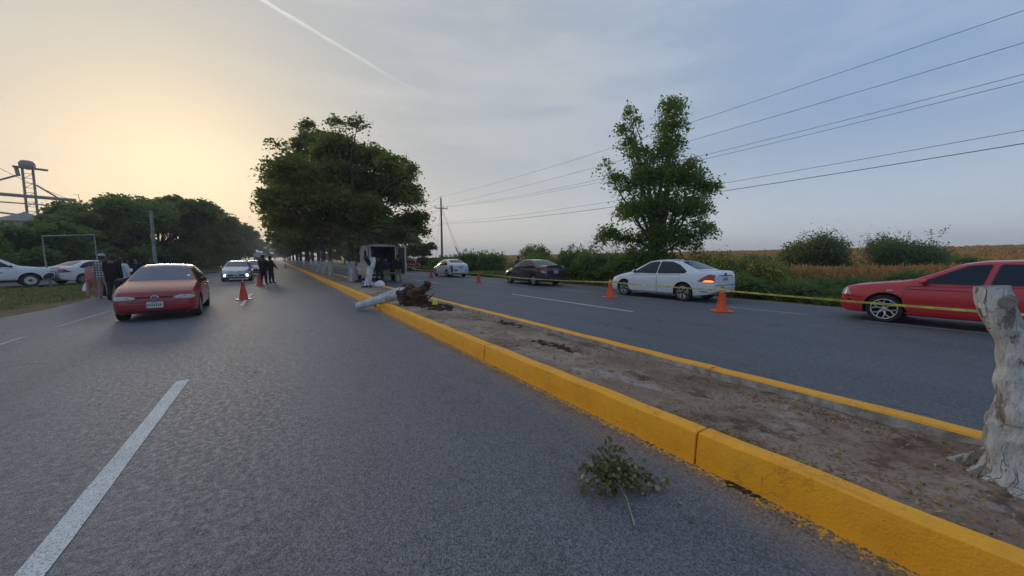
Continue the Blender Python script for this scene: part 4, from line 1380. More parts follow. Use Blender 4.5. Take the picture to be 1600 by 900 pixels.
mb = MB().box(-.76, -.40, -1.9, .4, .64, 1.10).box(-.76, -.45, -1.9, .4, 1.8, 2.2)
mb.build('cabinet', M['vanin'], amb)
MB().box(-.55, -.2, -.1, .5, 1.95, 2.2).build('equipment_box', M['blackpl'], amb)
# stretcher pulled half out
st = empty('stretcher', (6.05, 25.2, 0), R(-1), 'metal stretcher with white sheet half out of the ambulance rear', 'stretcher')
MB().box(-.28, .28, -.2, 1.6, .78, .86).build('mattress', M['whitepl'], st)
mb = MB()
for x in (-.27, .27):
    mb.tube([(x, -.25, .74), (x, 1.6, .74)], .02, 6)
    mb.tube([(x, -.15, .74), (x, .35, .12)], .016, 6); mb.tube([(x, .35, .74), (x, -.15, .12)], .016, 6)
    mb.tube([(x, -.2, .12), (x, .5, .12)], .02, 6)
for y in (-.15, .4): mb.tube([(-.27, y, .12), (.27, y, .12)], .016, 6)
mb.build('frame', M['chrome'], st)
for x in (-.27, .27):
    for y in (-.15, .42):
        MB().lathe([(.06, -.02), (.06, .02)], 12, 'x', (x, y, .06)).build('castor', M['rubber'], st)

# ---- box truck far down the left road
bt = empty('box_truck', (-3.6, 105, 0), 0, 'small pale box truck far away above the grey car roof', 'truck')
MB().box(-1.1, 1.1, -1.0, 4.5, .9, 3.1).build('cargo_box', M['white_o'], bt)
mb = MB().box(-1.0, 1.0, -3.0, -1.1, .5, 1.4).box(-.95, .95, -2.6, -1.1, 1.4, 2.3)
mb.build('cab', M['silver'], bt)
MB().box(-.85, .85, -2.62, -2.605, 1.45, 2.15).build('windscreen', M['glass2'], bt)
for x in (-.95, .95):
    for y in (-2.2, 3.2): wheel(bt, x, y, .42, 'cap', .25)

# ================================================================ VEGETATION
UV = Vector((math.cos(yaw), -math.sin(yaw), 0))       # along the picture's width
DV = Vector((math.sin(yaw), math.cos(yaw), 0))


def leaf_quads(rng, C, size, up_bias=0.6, aspect=0.6, squash=None):
    """C: (n,3) leaf centres -> (n,4,3) diamond leaves"""
    n = len(C)
    nrm = rng.normal(size=(n, 3)); nrm[:, 2] = np.abs(nrm[:, 2]) + up_bias
    nrm /= np.linalg.norm(nrm, axis=1, keepdims=True)
    t = rng.normal(size=(n, 3)); t -= nrm * (t * nrm).sum(1, keepdims=True)
    t /= np.linalg.norm(t, axis=1, keepdims=True)
    b = np.cross(nrm, t)
    s = size * rng.uniform(0.6, 1.3, (n, 1))
    drop = np.zeros((n, 3)); drop[:, 2] = -0.25
    return np.stack([C - t * s, C + b * s * aspect, C + t * s + drop * s, C - b * s * aspect], 1)


def crown(rng, lobes, n, size, cl=0.5, per=26, up=0.6, flat=0.55, inner=0.35, aspect=0.6, droop=0.0):
    """leafy lobes made of sprays; gaps stay between the sprays"""
    L = np.array(lobes, float)
    w = L[:, 3] ** 2; w /= w.sum()
    nc = max(1, n // per)
    k = rng.choice(len(L), nc, p=w)
    d = rng.normal(size=(nc, 3)); d /= np.linalg.norm(d, axis=1, keepdims=True)
    d[:, 2] = np.where(d[:, 2] < -0.35, -d[:, 2] * 0.5, d[:, 2])
    rad = L[k, 3] * np.where(rng.random(nc) < inner, rng.uniform(0.2, 0.8, nc), rng.uniform(0.78, 1.12, nc))
    cc = L[k, :3] + d * rad[:, None] * np.array([1, 1, 0.85])
    cs = cl * rng.uniform(0.55, 1.25, nc)
    idx = np.repeat(np.arange(nc), per)
    o = rng.normal(size=(len(idx), 3)) * np.array([1, 1, flat]) * 0.5
    dist = np.hypot(o[:, 0], o[:, 1])
    o[:, 2] -= 0.45 * dist ** 2 + droop * dist
    C = cc[idx] + o * cs[idx][:, None]
    return leaf_quads(rng, C, size, up, aspect)


def branches(mb, base, lobes, r0, seed, fork_z, trunk_top_r=0.5, lean=(0, 0), n=9):
    rr = random.Random(seed)
    b = Vector(base)
    f = b + Vector((lean[0], lean[1], fork_z))
    pts = [b + (f - b) * t + Vector((math.sin(t * 5 + seed) * .05, math.cos(t * 4 + seed) * .05, 0)) for t in (0, .12, .35, .6, .85, 1)]
    mb_t = MB().tube(pts, [r0 * 1.35, r0 * 1.05, r0 * .95, r0 * .9, r0 * .85, r0 * .8], n)
    for (x, y, z, r) in lobes:
        e = Vector((x, y, z - r * .2))
        m1 = f.lerp(e, .35) + Vector((rr.uniform(-.3, .3), rr.uniform(-.3, .3), rr.uniform(0, .5)))
        m2 = f.lerp(e, .7) + Vector((rr.uniform(-.3, .3), rr.uniform(-.3, .3), rr.uniform(0, .3)))
        mb.tube([f - Vector((0, 0, .15)), m1, m2, e], [r0 * .5, r0 * .34, r0 * .2, r0 * .07], 6)
        for q in range(2):
            s = m2.lerp(e, rr.random())
            mb.tube([s, s + Vector((rr.uniform(-1, 1), rr.uniform(-1, 1), rr.uniform(-.1, .7))) * r * .8], [r0 * .1, r0 * .03], 4)
    return mb_t, mb


def make_tree(name, label, loc, lobes, nleaf, lsize, mats, r0, fork_z, seed, group=None, lean=(0, 0), wash=None, cat='tree', **kw):
    rng = np.random.default_rng(seed)
    root = empty(name, loc, 0, label, cat, group)
    if 'leafmesh' in kw and kw['leafmesh']:
        me = kw['leafmesh']
    else:
        kk = {k: v for k, v in kw.items() if k != 'leafmesh'}
        me = quads_mesh(crown(rng, lobes, nleaf, lsize, **kk), mats[0], 'crown')
    link_mesh('crown', me, root)
    t, b = branches(MB(), (0, 0, 0), lobes, r0, seed, fork_z, lean=lean)
    t.build('trunk', mats[1], root, smooth=R(60))
    b.build('branches', M['bark'] if wash else mats[1], root, smooth=R(60))
    if wash:
        pts = [Vector((math.sin(q * 5 / 4 + seed) * .05 + lean[0] * q / fork_z, math.cos(q + seed) * .05 + lean[1] * q / fork_z, q)) for q in (0.0, .3, .8, wash)]
    return root


def lobes_uv(lst, seed, dv=1.5):
    """lobes given as (across, height, radius)"""
    r = random.Random(seed)
    out = []
    for l in lst:
        d = l[3] if len(l) > 3 else r.uniform(-dv, dv)
        v = UV * l[0] + DV * d
        out.append((v.x, v.y, l[1], l[2]))
    return out


# ---- lone tall tree behind the white saloon
TL = [(.35, 9.75, .42, 0), (.75, 9.35, .55, 0), (.95, 9.9, .45, .2), (.9, 8.7, .6, .3), (.35, 8.7, .5, -.2), (.45, 7.9, .7, 0), (.9, 7.9, .35, 0), (.1, 7.2, .85, 0),
      (-1.75, 9.4, .35, 0), (-1.5, 9.0, .25, 0), (-1.95, 8.6, .45, .2), (-1.7, 7.9, .5, .2), (-1.25, 7.3, .6, 0), (-.9, 6.6, .7, .2),
      (-3.0, 6.6, .45, .1), (-2.4, 6.0, .5, .1), (-1.8, 5.5, .6, 0), (-.4, 5.9, 1.2, 0), (.9, 6.1, 1.0, .4), (1.9, 6.7, .55, .2), (1.7, 5.8, 1.0, 0), (2.7, 5.4, .8, 0), (3.1, 5.6, .35, 0),
      (2.2, 4.4, .9, .3), (2.6, 3.2, .8, .1), (1.0, 4.3, 1.3, -.4), (-.5, 4.4, 1.3, .2), (-1.6, 4.1, .9, -.2), (-2.9, 3.0, .55, 0), (-3.3, 2.6, .35, .1), (-2.0, 2.7, .7, .1), (.4, 2.9, 1.4, 0), (1.5, 2.5, 1.1, .2),
      (-.9, 1.7, 1.0, .1), (.4, 1.3, 1.1, .2), (-1.5, 1.2, .6, .2), (1.6, 1.3, .6, .2)]
make_tree('tree', 'tall bright green tree with two upright tops behind the white saloon with the amber light', (17.3, 12.3, -.1),
          lobes_uv([(a[0] * .92, a[1] * .99, a[2] * .92) + tuple(a[3:]) for a in TL], 3), 34000, 0.085, (M['leafB'], M['bark']), .17, 2.0, 11, cl=.42, per=22, inner=.28, flat=.7, droop=.3)

# ---- median trees: lime-washed trunks, one behind the other
def median_tree(y, H, rad, seed, label, lobes=None, n=26000, ls=.17, x=3.95, r0=.19, wash_h=1.35, me=None, mat='leafA'):
    r = random.Random(seed)
    if lobes is None:
        lobes = []
        for k in range(13):
            a = r.uniform(0, 6.28); q = rad * math.sqrt(r.random()) * .72
            z = 3.6 + (H - 5.2) * r.random() ** .8 * (1 - .45 * (q / rad) ** 2) + .4
            lobes.append((q * math.cos(a), q * math.sin(a), z, rad * r.uniform(.27, .42)))
        lobes.append((0, 0, H - rad * .36, rad * .34))
    t = make_tree('tree', label, (x, y, .12), lobes, n, ls, (M[mat], M['bark']), r0, 3.0, seed, group='trees along the median', cl=.50, per=24, inner=.22, leafmesh=me)
    # lime-washed foot of the trunk: the same shape as the bark, a little thicker
    f = Vector((0, 0, 3.0))
    ts = [0, .12, .28, .42]
    pts = [f * q + Vector((math.sin(q * 5 + seed) * .05, math.cos(q * 4 + seed) * .05, 0)) for q in ts]
    MB().tube(pts, [r0 * 1.37 + .01, r0 * 1.07 + .012, r0 * 1.0 + .01, r0 * .95 + .01], 12, cap=False).build('whitewash_coat', M['wash'], t, smooth=R(60))
    return t


T1 = [(-.75, 9.9, .38, 0), (-.9, 8.6, 1.2), (-2.2, 8.2, .8), (-3.0, 7.6, .6), (.4, 8.3, 1.4), (1.5, 7.7, 1.2), (2.6, 7.0, 1.0), (3.7, 6.6, .8), (4.1, 5.7, .65), (3.1, 5.6, 1.2), (-.5, 6.7, 1.8), (1.3, 6.0, 1.8),
      (-2.4, 6.3, 1.4), (-3.8, 6.3, .8), (-4.5, 5.3, .55), (-4.3, 4.6, .5), (-3.4, 4.9, 1.1), (-2.5, 4.4, 1.4), (-.4, 4.5, 1.7), (1.6, 4.1, 1.5), (3.2, 4.0, 1.1), (4.3, 4.2, .6), (-3.2, 3.5, .7), (4.4, 3.3, .45), (4.5, 5.0, .35), (4.0, 7.2, .35), (-3.4, 8.0, .4), (1.9, 8.9, .4), (3.0, 8.0, .4), (-1.2, 3.2, 1.0), (.6, 3.0, 1.0), (2.4, 2.9, .8)]
median_tree(25.0, 10, 4.5, 21, 'nearest median tree, tall and dark, whitewashed trunk beside the open ambulance', lobes_uv([(a[0] * .95, a[1], a[2] * .86) + tuple(a[3:]) for a in T1], 5, 2.6), 60000, .105)
T2 = [(-1.6, 12.4, .55, 0), (-1.8, 11.6, .8), (-3.4, 10.2, .6), (-1.0, 10.6, 1.6), (1.0, 10.2, 1.7), (2.6, 8.8, 1.4), (-3.0, 9.0, 1.4), (-4.7, 8.0, .9), (-3.7, 6.7, 1.4), (-1.2, 7.9, 2.2), (1.6, 7.2, 2.2), (3.6, 6.2, 1.5), (-4.6, 5.2, .9), (-3.0, 4.7, 1.5), (0, 5, 1.9), (2.6, 4.4, 1.5)]
median_tree(34.2, 12, 5, 22, 'second median tree, thin dark trunk between the near tree and the rows behind', lobes_uv([(a[0] * .90, a[1], a[2] * .88) + tuple(a[3:]) for a in T2], 6, 2.2), 42000, .14, x=3.75, r0=.13)
mtrees = []
v1 = median_tree(41.5, 11, 5.2, 23, 'median tree behind the second thin trunk, third along the median', None, 30000, .18, mat='leafC')
v2 = median_tree(47.5, 10, 5.0, 24, 'fourth tree of the median row, green crown over the left road', None, 26000, .19, mat='leafC')
ORD = ['fifth', 'sixth', 'seventh', 'eighth', 'ninth', 'tenth', 'eleventh', 'twelfth', 'thirteenth', 'fourteenth', 'fifteenth', 'sixteenth', 'seventeenth', 'eighteenth', 'nineteenth', 'twentieth', 'farthest']
far_ys = [54, 61, 68, 76, 84, 93, 103, 114, 126, 140, 156, 175, 197, 222, 250, 285, 330]
for i, y in enumerate(far_ys):
    c = copy_tree([v1, v2][i % 2])
    c.location = (3.75 + random.uniform(-.15, .15), y, .1)
    c.rotation_euler = (0, 0, random.uniform(0, 6.28))
    c.scale = (random.uniform(.85, 1.05),) * 2 + (random.uniform(.85, 1.02),)
    c['label'] = ORD[i] + ' whitewashed tree of the receding median row, counted outward from the near tree'

# ---- trees left of the road, behind the service road
def left_tree(x, y, H, rad, seed, mat, n, ls, label, group, me=None, lo=.9):
    r = random.Random(seed)
    lobes = []
    for k in range(15):
        a = r.uniform(0, 6.28); q = rad * math.sqrt(r.random()) * .85
        z = lo + (H - lo - rad * .3) * r.random() ** .7
        lobes.append((q * math.cos(a), q * math.sin(a), z, rad * r.uniform(.22, .36)))
    for k in range(16):
        a = r.uniform(0, 6.28); q = r.random() ** .5
        lobes.append((rad * q * .95 * math.cos(a), rad * q * .95 * math.sin(a), H - rad * r.uniform(.0, .30) - rad * .25 * q, rad * r.uniform(.07, .17)))
    return make_tree('tree', label, (x, y, 0), lobes, n, ls, (M[mat], M['bark']), .16, 1.6, seed, group=group, cl=.50, per=22, inner=.30, flat=.35, leafmesh=me)


LT = [(-19.8, 40.0, 4.0, 3.3, 'leafC'), (-26, 38.5, 3.6, 3.6, 'leafB'), (-17.4, 46.5, 4.9, 3.7, 'leafC'), (-15.5, 53.5, 6.7, 4.0, 'leafC')]
LG = 'trees behind the service road'
lab = ['bushy green tree at the far left below the steel elevator tower', 'dark green tree cut by the left picture edge behind the white pickup',
       'green tree behind the white goal frame', 'tall lacy green tree left of the slanting concrete pole']
prot = []
for i, (x, y, H, rad, mt) in enumerate(LT):
    prot.append(left_tree(x, y, H, rad, 300 + i, mt, 26000, .14, lab[i], LG))
more = [(-23.0, 44.5, .82, 2, 'green tree in the second rank behind the white goal frame'), (-33, 45, .85, 0, 'tree standing behind the left picture edge of the tree belt'),
        (-14.2, 58, 1.24, 3, 'broad tree right of the slanting concrete pole, crown lit from behind'), (-21, 54, 1.05, 2, 'tree in the rear rank left of the slanting concrete pole'),
        (-12.9, 64.5, 1.46, 3, 'tree leaning towards the road behind the silver saloon'), (-19.5, 63, 1.0, 3, 'rear tree whose top shows against the sunrise glow'),
        (-28, 52, 1.0, 0, 'rear tree below the steel conveyor')]
for x, y, s, k, l in more:
    c = copy_tree(prot[k]); c.location = (x, y, 0); c.rotation_euler = (0, 0, random.uniform(0, 6.28)); c.scale = (s, s, s); c['label'] = l
pr = left_tree(-12.2, 72, 10.8, 4.6, 340, 'leafA', 24000, .2, 'brown-green tree at the roadside where the left belt starts to drop', 'tall roadside trees on the left')
ORD2 = ['first', 'second', 'third', 'fourth'] + ORD[:10] + ['last']
k = 0
for x, y, s in ((-12.6, 80, 1.06), (-12.0, 89, 1.1), (-12.5, 98, 1.12), (-12.0, 108, 1.15), (-12.4, 119, 1.15), (-12.0, 131, 1.2), (-12.5, 145, 1.2), (-12.2, 162, 1.25), (-12.5, 182, 1.25), (-12.3, 206, 1.3), (-12.6, 235, 1.3), (-11, 275, 1.35), (-8, 330, 1.4), (-2, 400, 1.5), (6, 430, 1.5)):
    c = copy_tree(pr); c.location = (x, y, 0); c.rotation_euler = (0, 0, random.uniform(0, 6.28)); c.scale = (s, s, s)
    c['label'] = ORD2[k] + ' dark roadside tree beyond the brown-green one, on the left towards the vanishing point'; k += 1
# understorey in front of the left belt
rng = np.random.default_rng(77)
for i, (x, y, h) in enumerate([(-23, 34.6, 2.6), (-19.6, 36.6, 2.5), (-17.2, 39.2, 2.4), (-15.9, 42.6, 2.7), (-14.3, 46.8, 2.6), (-13.0, 51.5, 3.0), (-12.0, 57, 3.2), (-11.2, 63, 3.2), (-10.8, 70, 3.4), (-26.5, 33, 2.6), (-11, 79, 3.6), (-11, 89, 3.8), (-11.2, 100, 4.0), (-11.2, 113, 4.2), (-11.3, 128, 4.4), (-11.3, 146, 4.8)]):
    wx = 1.6 if i < 10 else 5.5
    lobes = [(rng.uniform(-wx, wx), rng.uniform(-.8, .8), rng.uniform(.3, h - .6), rng.uniform(.5, .95) * (1 if i < 10 else 1.5)) for _ in range(11 if i < 10 else 20)]
    me = quads_mesh(crown(rng, lobes, 6500, .13, cl=.5, per=22, inner=.4), M['leafD'], 'foliage')
    L = ['beneath the left edge tree', 'left of the goal frame', 'inside the goal frame', 'just right of the goal frame', 'behind the white saloon on the service road', 'left of the concrete pole', 'right of the concrete pole',
         'behind the bonnet of the old red car', 'left of the silver saloon', 'at the far left picture edge', 'under the first dark roadside tree', 'under the second dark roadside tree', 'under the third dark roadside tree', 'under the fourth dark roadside tree', 'under the fifth dark roadside tree', 'under the sixth dark roadside tree'][i]
    r_ = empty('bush', (x, y, 0), PI / 2 if i > 9 else 0, 'dense green bush ' + L, 'bush', 'bushes under the left trees')
    link_mesh('foliage', me, r_)

# ---- trees beyond the ambulance, right side of the right road
rt_ = left_tree(16.2, 56, 8.2, 4.0, 360, 'leafA', 30000, .16, 'dark tree behind the small red pickup', 'dark trees beyond the ambulance', lo=1.0)
for i, (x, y, s, l) in enumerate([(16.2, 64, 1.1, 'dark tree right behind the ambulance roof'), (16.6, 48.5, .50, 'low dark tree sloping down towards the power pole'), (16.5, 74, 1.15, 'first dark tree of the row beyond the small red pickup'),
                                  (17, 87, 1.2, 'second dark tree of the row beyond the small red pickup'), (16.5, 97, 1.2, 'far dark tree on the right roadside'), (17, 110, 1.2, 'fourth dark tree of the row beyond the small red pickup'), (17, 120, 1.2, 'fifth dark tree of the row beyond the small red pickup'),
                                  (17, 150, 1.3, 'sixth dark tree of the row beyond the small red pickup'), (17, 190, 1.3, 'seventh dark tree of the row beyond the small red pickup'), (16, 250, 1.4, 'last dark tree of the row beyond the small red pickup')]):
    c = copy_tree(rt_); c.location = (x, y, 0); c.rotation_euler = (0, 0, random.uniform(0, 6.28)); c.scale = (s, s, s); c['label'] = l

# ---- shrubs on the right roadside
SH = {}
def shrub(kind, loc, s, label, sz=1.0, group='shrubs along the right road edge'):
    if kind not in SH:
        rg = np.random.default_rng(500 + len(SH))
        if kind == 'broad':
            lo = [(rg.uniform(-1.2, 1.2), rg.uniform(-.8, .8), rg.uniform(.2, .95), rg.uniform(.35, .6)) for _ in range(16)]
            q = crown(rg, lo, 9000, .062, cl=.32, per=18, inner=.25); mt = 'leafD'
        elif kind == 'yellow':
            lo = [(rg.uniform(-1.2, 1.2), rg.uniform(-.7, .7), rg.uniform(.2, 1.0), rg.uniform(.3, .5)) for _ in range(16)]
            q = crown(rg, lo, 9000, .045, cl=.32, per=16, inner=.25); mt = 'leafY'
        elif kind == 'spiky':
            lo = [(rg.uniform(-.9, .9), rg.uniform(-.75, .75), rg.uniform(.3, 1.75), rg.uniform(.42, .62)) for _ in range(18)]
            q = crown(rg, lo, 26000, .065, cl=.42, per=14, inner=.3, up=.2, flat=.9, aspect=.4); mt = 'leafE'
            sp = []
            for _ in range(12):
                a = rg.uniform(0, 6.28); b_ = np.array([rg.uniform(-.9, .9), rg.uniform(-.9, .9), rg.uniform(.9, 2.0)])
                d_ = np.array([math.cos(a) * .5, math.sin(a) * .5, rg.uniform(.5, 1.1)]) * rg.uniform(.4, .9)
                for t_ in np.linspace(0, 1, 22): sp.append(b_ + d_ * t_ + rg.normal(size=3) * .06)
            q = np.concatenate([q, leaf_quads(rg, np.array(sp), .055, .1, .35)]); mt = 'leafE'
        else:
            lo = [(rg.uniform(-.5, .5), rg.uniform(-.4, .4), rg.uniform(.3, 1.3), rg.uniform(.2, .35)) for _ in range(14)]
            q = crown(rg, lo, 4200, .055, cl=.28, per=14, inner=.3, up=.2, flat=.9); mt = 'leafD'
        st_ = MB()
        rr = random.Random(len(SH))
        for _ in range(14):
            x_, y_ = rr.uniform(-.4, .4), rr.uniform(-.3, .3)
            st_.tube([(x_ * .3, y_ * .3, -.1), (x_, y_, .5), (x_ * 2, y_ * 2, 1.0)], [.02, .014, .006], 5)
        SH[kind] = (quads_mesh(q, M[mt], 'foliage'), st_.mesh(M['bark'], None, 'stems'))
    r_ = empty('shrub', loc, random.uniform(-.5, .5) + (PI if random.random() < .5 else 0), label, 'shrub', group)
    r_.scale = (s, s, s * sz)
    link_mesh('foliage', SH[kind][0], r_); link_mesh('stems', SH[kind][1], r_)
    return r_


SL = [
    ('broad', 16.6, 21.5, 1.15, 1.25, 'tall leafy weeds above the boot of the dark grey saloon'), ('broad', 16.9, 18.6, 1.3, 1.3, 'dense leafy thicket behind the dark grey saloon'),
    ('broad', 16.4, 16.2, 1.2, 1.25, 'dense thicket between the dark grey saloon and the white saloon'), ('broad', 16.2, 13.9, 1.1, 1.05, 'leafy thicket above the bonnet of the white saloon'),
    ('broad', 17.9, 15.6, 1.1, 1.2, 'thicket at the left foot of the tall green tree'), ('broad', 17.2, 24.5, .9, 1.1, 'green weeds behind the bonnet of the dark grey saloon'),
    ('broad', 16.0, 11.0, .95, .9, 'green weeds under the tall green tree'), ('broad', 16.3, 8.6, .8, .9, 'green weeds behind the boot of the white saloon'),
    ('yellow', 17.6, 8.5, 1.15, 1.2, 'yellow-flowering weeds right of the tall green tree'), ('yellow', 17.6, 6.9, 1.05, 1.2, 'yellow-flowering weeds behind the amber-lit tail of the white saloon'),
    ('yellow', 18.2, 10.6, 1.2, 1.25, 'yellow-flowering weeds at the right foot of the tall green tree'), ('yellow', 18.6, 23.0, 1.1, 1.3, 'yellowish weeds above the roof of the dark grey saloon'),
    ('yellow', 18.4, 5.6, .75, .8, 'yellow-green weeds between the two round bushes and the road'), ('yellow', 17.8, 5.6, .75, .8, 'yellow-green weeds nearer the road below the left round bush'),
    ('broad', 15.8, 7.0, .85, .8, 'low dark green weeds beside the tail of the white saloon'), ('broad', 15.9, 5.3, .75, .75, 'low dark green weeds midway between the white and the bright red saloon'),
    ('broad', 15.9, 4.1, .62, .7, 'low dark green weeds near the front of the bright red saloon'), ('broad', 16.6, 4.9, .70, .85, 'leafy shrub below the left round bush'),
    ('broad', 16.8, 3.7, .62, .9, 'leafy green shrub just above the bonnet of the bright red saloon'), ('broad', 17.0, 4.3, .65, 1.0, 'green shrub with brown field showing on its right'),
    ('weedy', 17.6, 2.75, .82, .95, 'narrow green shrub over the windscreen of the bright red saloon'), ('weedy', 17.5, 3.0, .75, .95, 'narrow green shrub left of the bright red windscreen'),
    ('broad', 17.4, 1.0, .7, .8, 'green weeds behind the doors of the bright red saloon'), ('broad', 17.6, -.6, .7, .8, 'green weeds behind the rear door of the bright red saloon'),
    ('broad', 17.6, 31.5, 1.1, 1.5, 'leafy shrub right of the crushed white saloon'), ('broad', 16.8, 34.5, 1.2, 1.5, 'leafy shrub behind the roof of the crushed white saloon'),
    ('broad', 17.0, 38.5, 1.2, 1.2, 'leafy shrub behind the bonnet of the crushed white saloon'), ('broad', 17.0, 42.5, 1.2, 1.2, 'leafy shrub right of the small red pickup'),
    ('broad', 19.5, 37.0, 1.2, 1.3, 'shrub at the foot of the power pole'), ('broad', 20.5, 42.0, 1.3, 1.2, 'shrub left of the foot of the power pole'),
    ('weedy', 18.2, 25.0, 1.3, 1.4, 'tall thin leafy plant standing over the weeds above the dark grey saloon'), ('weedy', 17.6, 23.3, 1.2, 1.5, 'tall open leafy plant right of the man in blue'),
    ('weedy', 19.0, 33.0, 1.2, 1.2, 'thin leafy plant beside the leaning stay wires'),
]
for kd, x, y, s, sz, l in SL:
    shrub(kd, (x, y, float(terrain_z(x, y))), s, l, sz)
for x, y, s, sz, l in ((27.5, 8.6, 1.22, 1.2, 'left one of two rounded spiky bushes rising from the brown field'), (29.8, 5.2, 1.2, 1.12, 'right one of two rounded spiky bushes rising from the brown field')):
    shrub('spiky', (x, y, float(terrain_z(x, y)) - .1), s, l, sz, 'round bushes in the field')
for x, y, s, l in ((58, 58, 1.7, 'far dark bush on the field horizon left of the tall tree'), (60, 55.5, 1.6, 'far dark bush at the left side of the tall tree'), (33, 14.6, .8, 'small bush on the horizon right of the tall green tree'),
                   (31, 12.4, .7, 'small thin bush left of the left round bush'), (36, 4.6, .75, 'small bush right of the right round bush'), (34, 3.6, .7, 'low bush trailing right of the right round bush'),
                   (60, 5.0, 1.0, 'low far bush on the horizon above the red roof'), (66, 3.2, 1.0, 'low far bush near the right picture edge'), (70, 1.0, 1.0, 'low far bush at the right picture edge')):
    shrub('weedy' if s < 1 else 'spiky', (x, y, float(terrain_z(x, y))), s * (1.6 if s < 1 else .55), l, .9, 'small far bushes in the field')


def scatter_tris(rng, P, h, w, lean=.35, droop=0.0):
    """one bent blade (a triangle pair) per point"""
    n = len(P)
    a = rng.uniform(0, 2 * math.pi, n)
    s = np.stack([np.cos(a), np.sin(a), np.zeros(n)], 1) * (w[:, None] / 2)
    l = np.stack([rng.normal(size=n) * lean, rng.normal(size=n) * lean, np.ones(n)], 1) * h[:, None]
    m = P + l * .55
    tip = P + l * np.array([1.5, 1.5, 1.0]) * np.array([1, 1, 1 - droop])
    return np.stack([P - s, P + s, m + s * .7, tip, ], 1)


# ---- low weeds between the shrubs and the road
rng = np.random.default_rng(90)
n = 26000
yy_ = 60 * rng.random(n) ** 1.6 - 1.5
x0 = 14.9 + .5 * rng.random(n) ** 2 + .25 * np.sin(yy_ * 1.1)
xx_ = x0 + 3.6 * rng.random(n)
P_ = np.stack([xx_, yy_, terrain_z(xx_, yy_)], 1)
keep = vnoise(xx_, yy_, 1.3, 5) > -.25
P_ = P_[keep]
P_[:, 2] += rng.uniform(0, .35, len(P_)) * np.clip((P_[:, 0] - 14.9) / 1.2, .15, 1)
o = link_mesh('roadside_weeds', quads_mesh(leaf_quads(rng, P_, .075, .5, .5), M['leafD'], 'weeds'))
tag(o, 'low green weeds creeping along the right road edge under the shrubs', 'weeds', kind='stuff')
n = 15000
yy_ = 50 * rng.random(n) ** 1.5 - 1.5
xx_ = 14.75 + 4.5 * rng.random(n) ** .8
P_ = np.stack([xx_, yy_, terrain_z(xx_, yy_)], 1)
o = link_mesh('roadside_grass', quads_mesh(scatter_tris(rng, P_, rng.uniform(.12, .5, n), rng.uniform(.012, .03, n), .3), M['grass'], 'grass'))
tag(o, 'thin dry grass along the right road edge', 'grass', kind='stuff')
# lime-coloured tussocks
for x, y, s, l in ((14.95, 3.95, .8, 'lime green grass tussock at the nose of the bright red saloon'), (15.3, 4.5, .7, 'lime green grass tussock left of the bright red nose, slightly farther'), (15.6, 27.5, 1.4, 'lime green grass tussock right of the crushed white saloon'),
                   (15.5, 29.6, 1.2, 'lime green grass tussock just behind the crushed white saloon'), (15.6, 36, 1.5, 'lime green grass tussock left of the crushed white saloon'), (15.4, 23.2, 1.2, 'lime green grass tussock left of the dark grey saloon')):
    m_ = 420
    a = rng.uniform(0, 6.28, m_); r_ = rng.random(m_) ** .5 * .55 * s
    P_ = np.stack([r_ * np.cos(a), r_ * np.sin(a), np.zeros(m_)], 1)
    o = link_mesh('grass_tussock', quads_mesh(scatter_tris(rng, P_, rng.uniform(.25, .5, m_) * s, rng.uniform(.02, .035, m_), .45, .1), M['lime'], 'tussock'), None, (x, y, float(terrain_z(x, y))))
    tag(o, l, 'grass', 'lime green tussocks')

# ---- dry sorghum field: leafy stalks with a seed head each
def sorghum(n, d0, d1, seed):
    rg = np.random.default_rng(seed)
    az = rg.uniform(R(16), R(92), n)
    d = d0 * (d1 / d0) ** rg.random(n)
    x = d * np.sin(az); y = d * np.cos(az)
    k = (x > 18.9 + .8 * np.sin(y * .7)) & (vnoise(x, y, .5, 12) > -.55)
    x, y, d = x[k], y[k], d[k]
    n = len(x)
    z = terrain_z(x, y)
    h = (0.86 + .16 * vnoise(x, y, .25, 15) + rg.normal(size=n) * .09)
    w = np.clip(.012 + d * .0016, .03, .30)
    P = np.stack([x, y, z], 1)
    top = P + np.stack([rg.normal(size=n) * .05, rg.normal(size=n) * .05, h], 1)
    C = top
    t = np.stack([rg.normal(size=n) * .35, rg.normal(size=n) * .35, np.ones(n)], 1)
    t /= np.linalg.norm(t, axis=1, keepdims=True)
    a = rg.uniform(0, 6.28, n); b = np.stack([np.cos(a), np.sin(a), np.zeros(n)], 1)
    heads = np.stack([C - t * .12, C + b * w[:, None], C + t * .16, C - b * w[:, None]], 1)
    b2 = np.stack([-np.sin(a), np.cos(a), np.zeros(n)], 1)
    heads2 = np.stack([C - t * .12, C + b2 * w[:, None], C + t * .16, C - b2 * w[:, None]], 1)
    lv = []
    for q in range(3):
        zf = rg.uniform(.25, .85, n)
        base = P + (top - P) * zf[:, None]
        a = rg.uniform(0, 6.28, n)
        dr = np.stack([np.cos(a), np.sin(a), rg.uniform(-.1, .7, n)], 1) * np.clip(.22 + d * .003, .2, .6)[:, None]
        sd_ = np.stack([-np.sin(a), np.cos(a), np.full(n, .8)], 1) * (w * .5)[:, None]
        lv.append(np.stack([base, base + dr * .5 + sd_, base + dr, base + dr * .5 - sd_], 1))
    return heads, heads2, lv


hs, h2, lv = sorghum(64000, 18.5, 190, 41)
o = link_mesh('sorghum_field', quads_mesh(np.concatenate([hs, h2] + lv), M['sorgh'], 'sorghum'))
tag(o, 'dry orange-brown crop field stretching to the right horizon', 'crop field', kind='stuff')

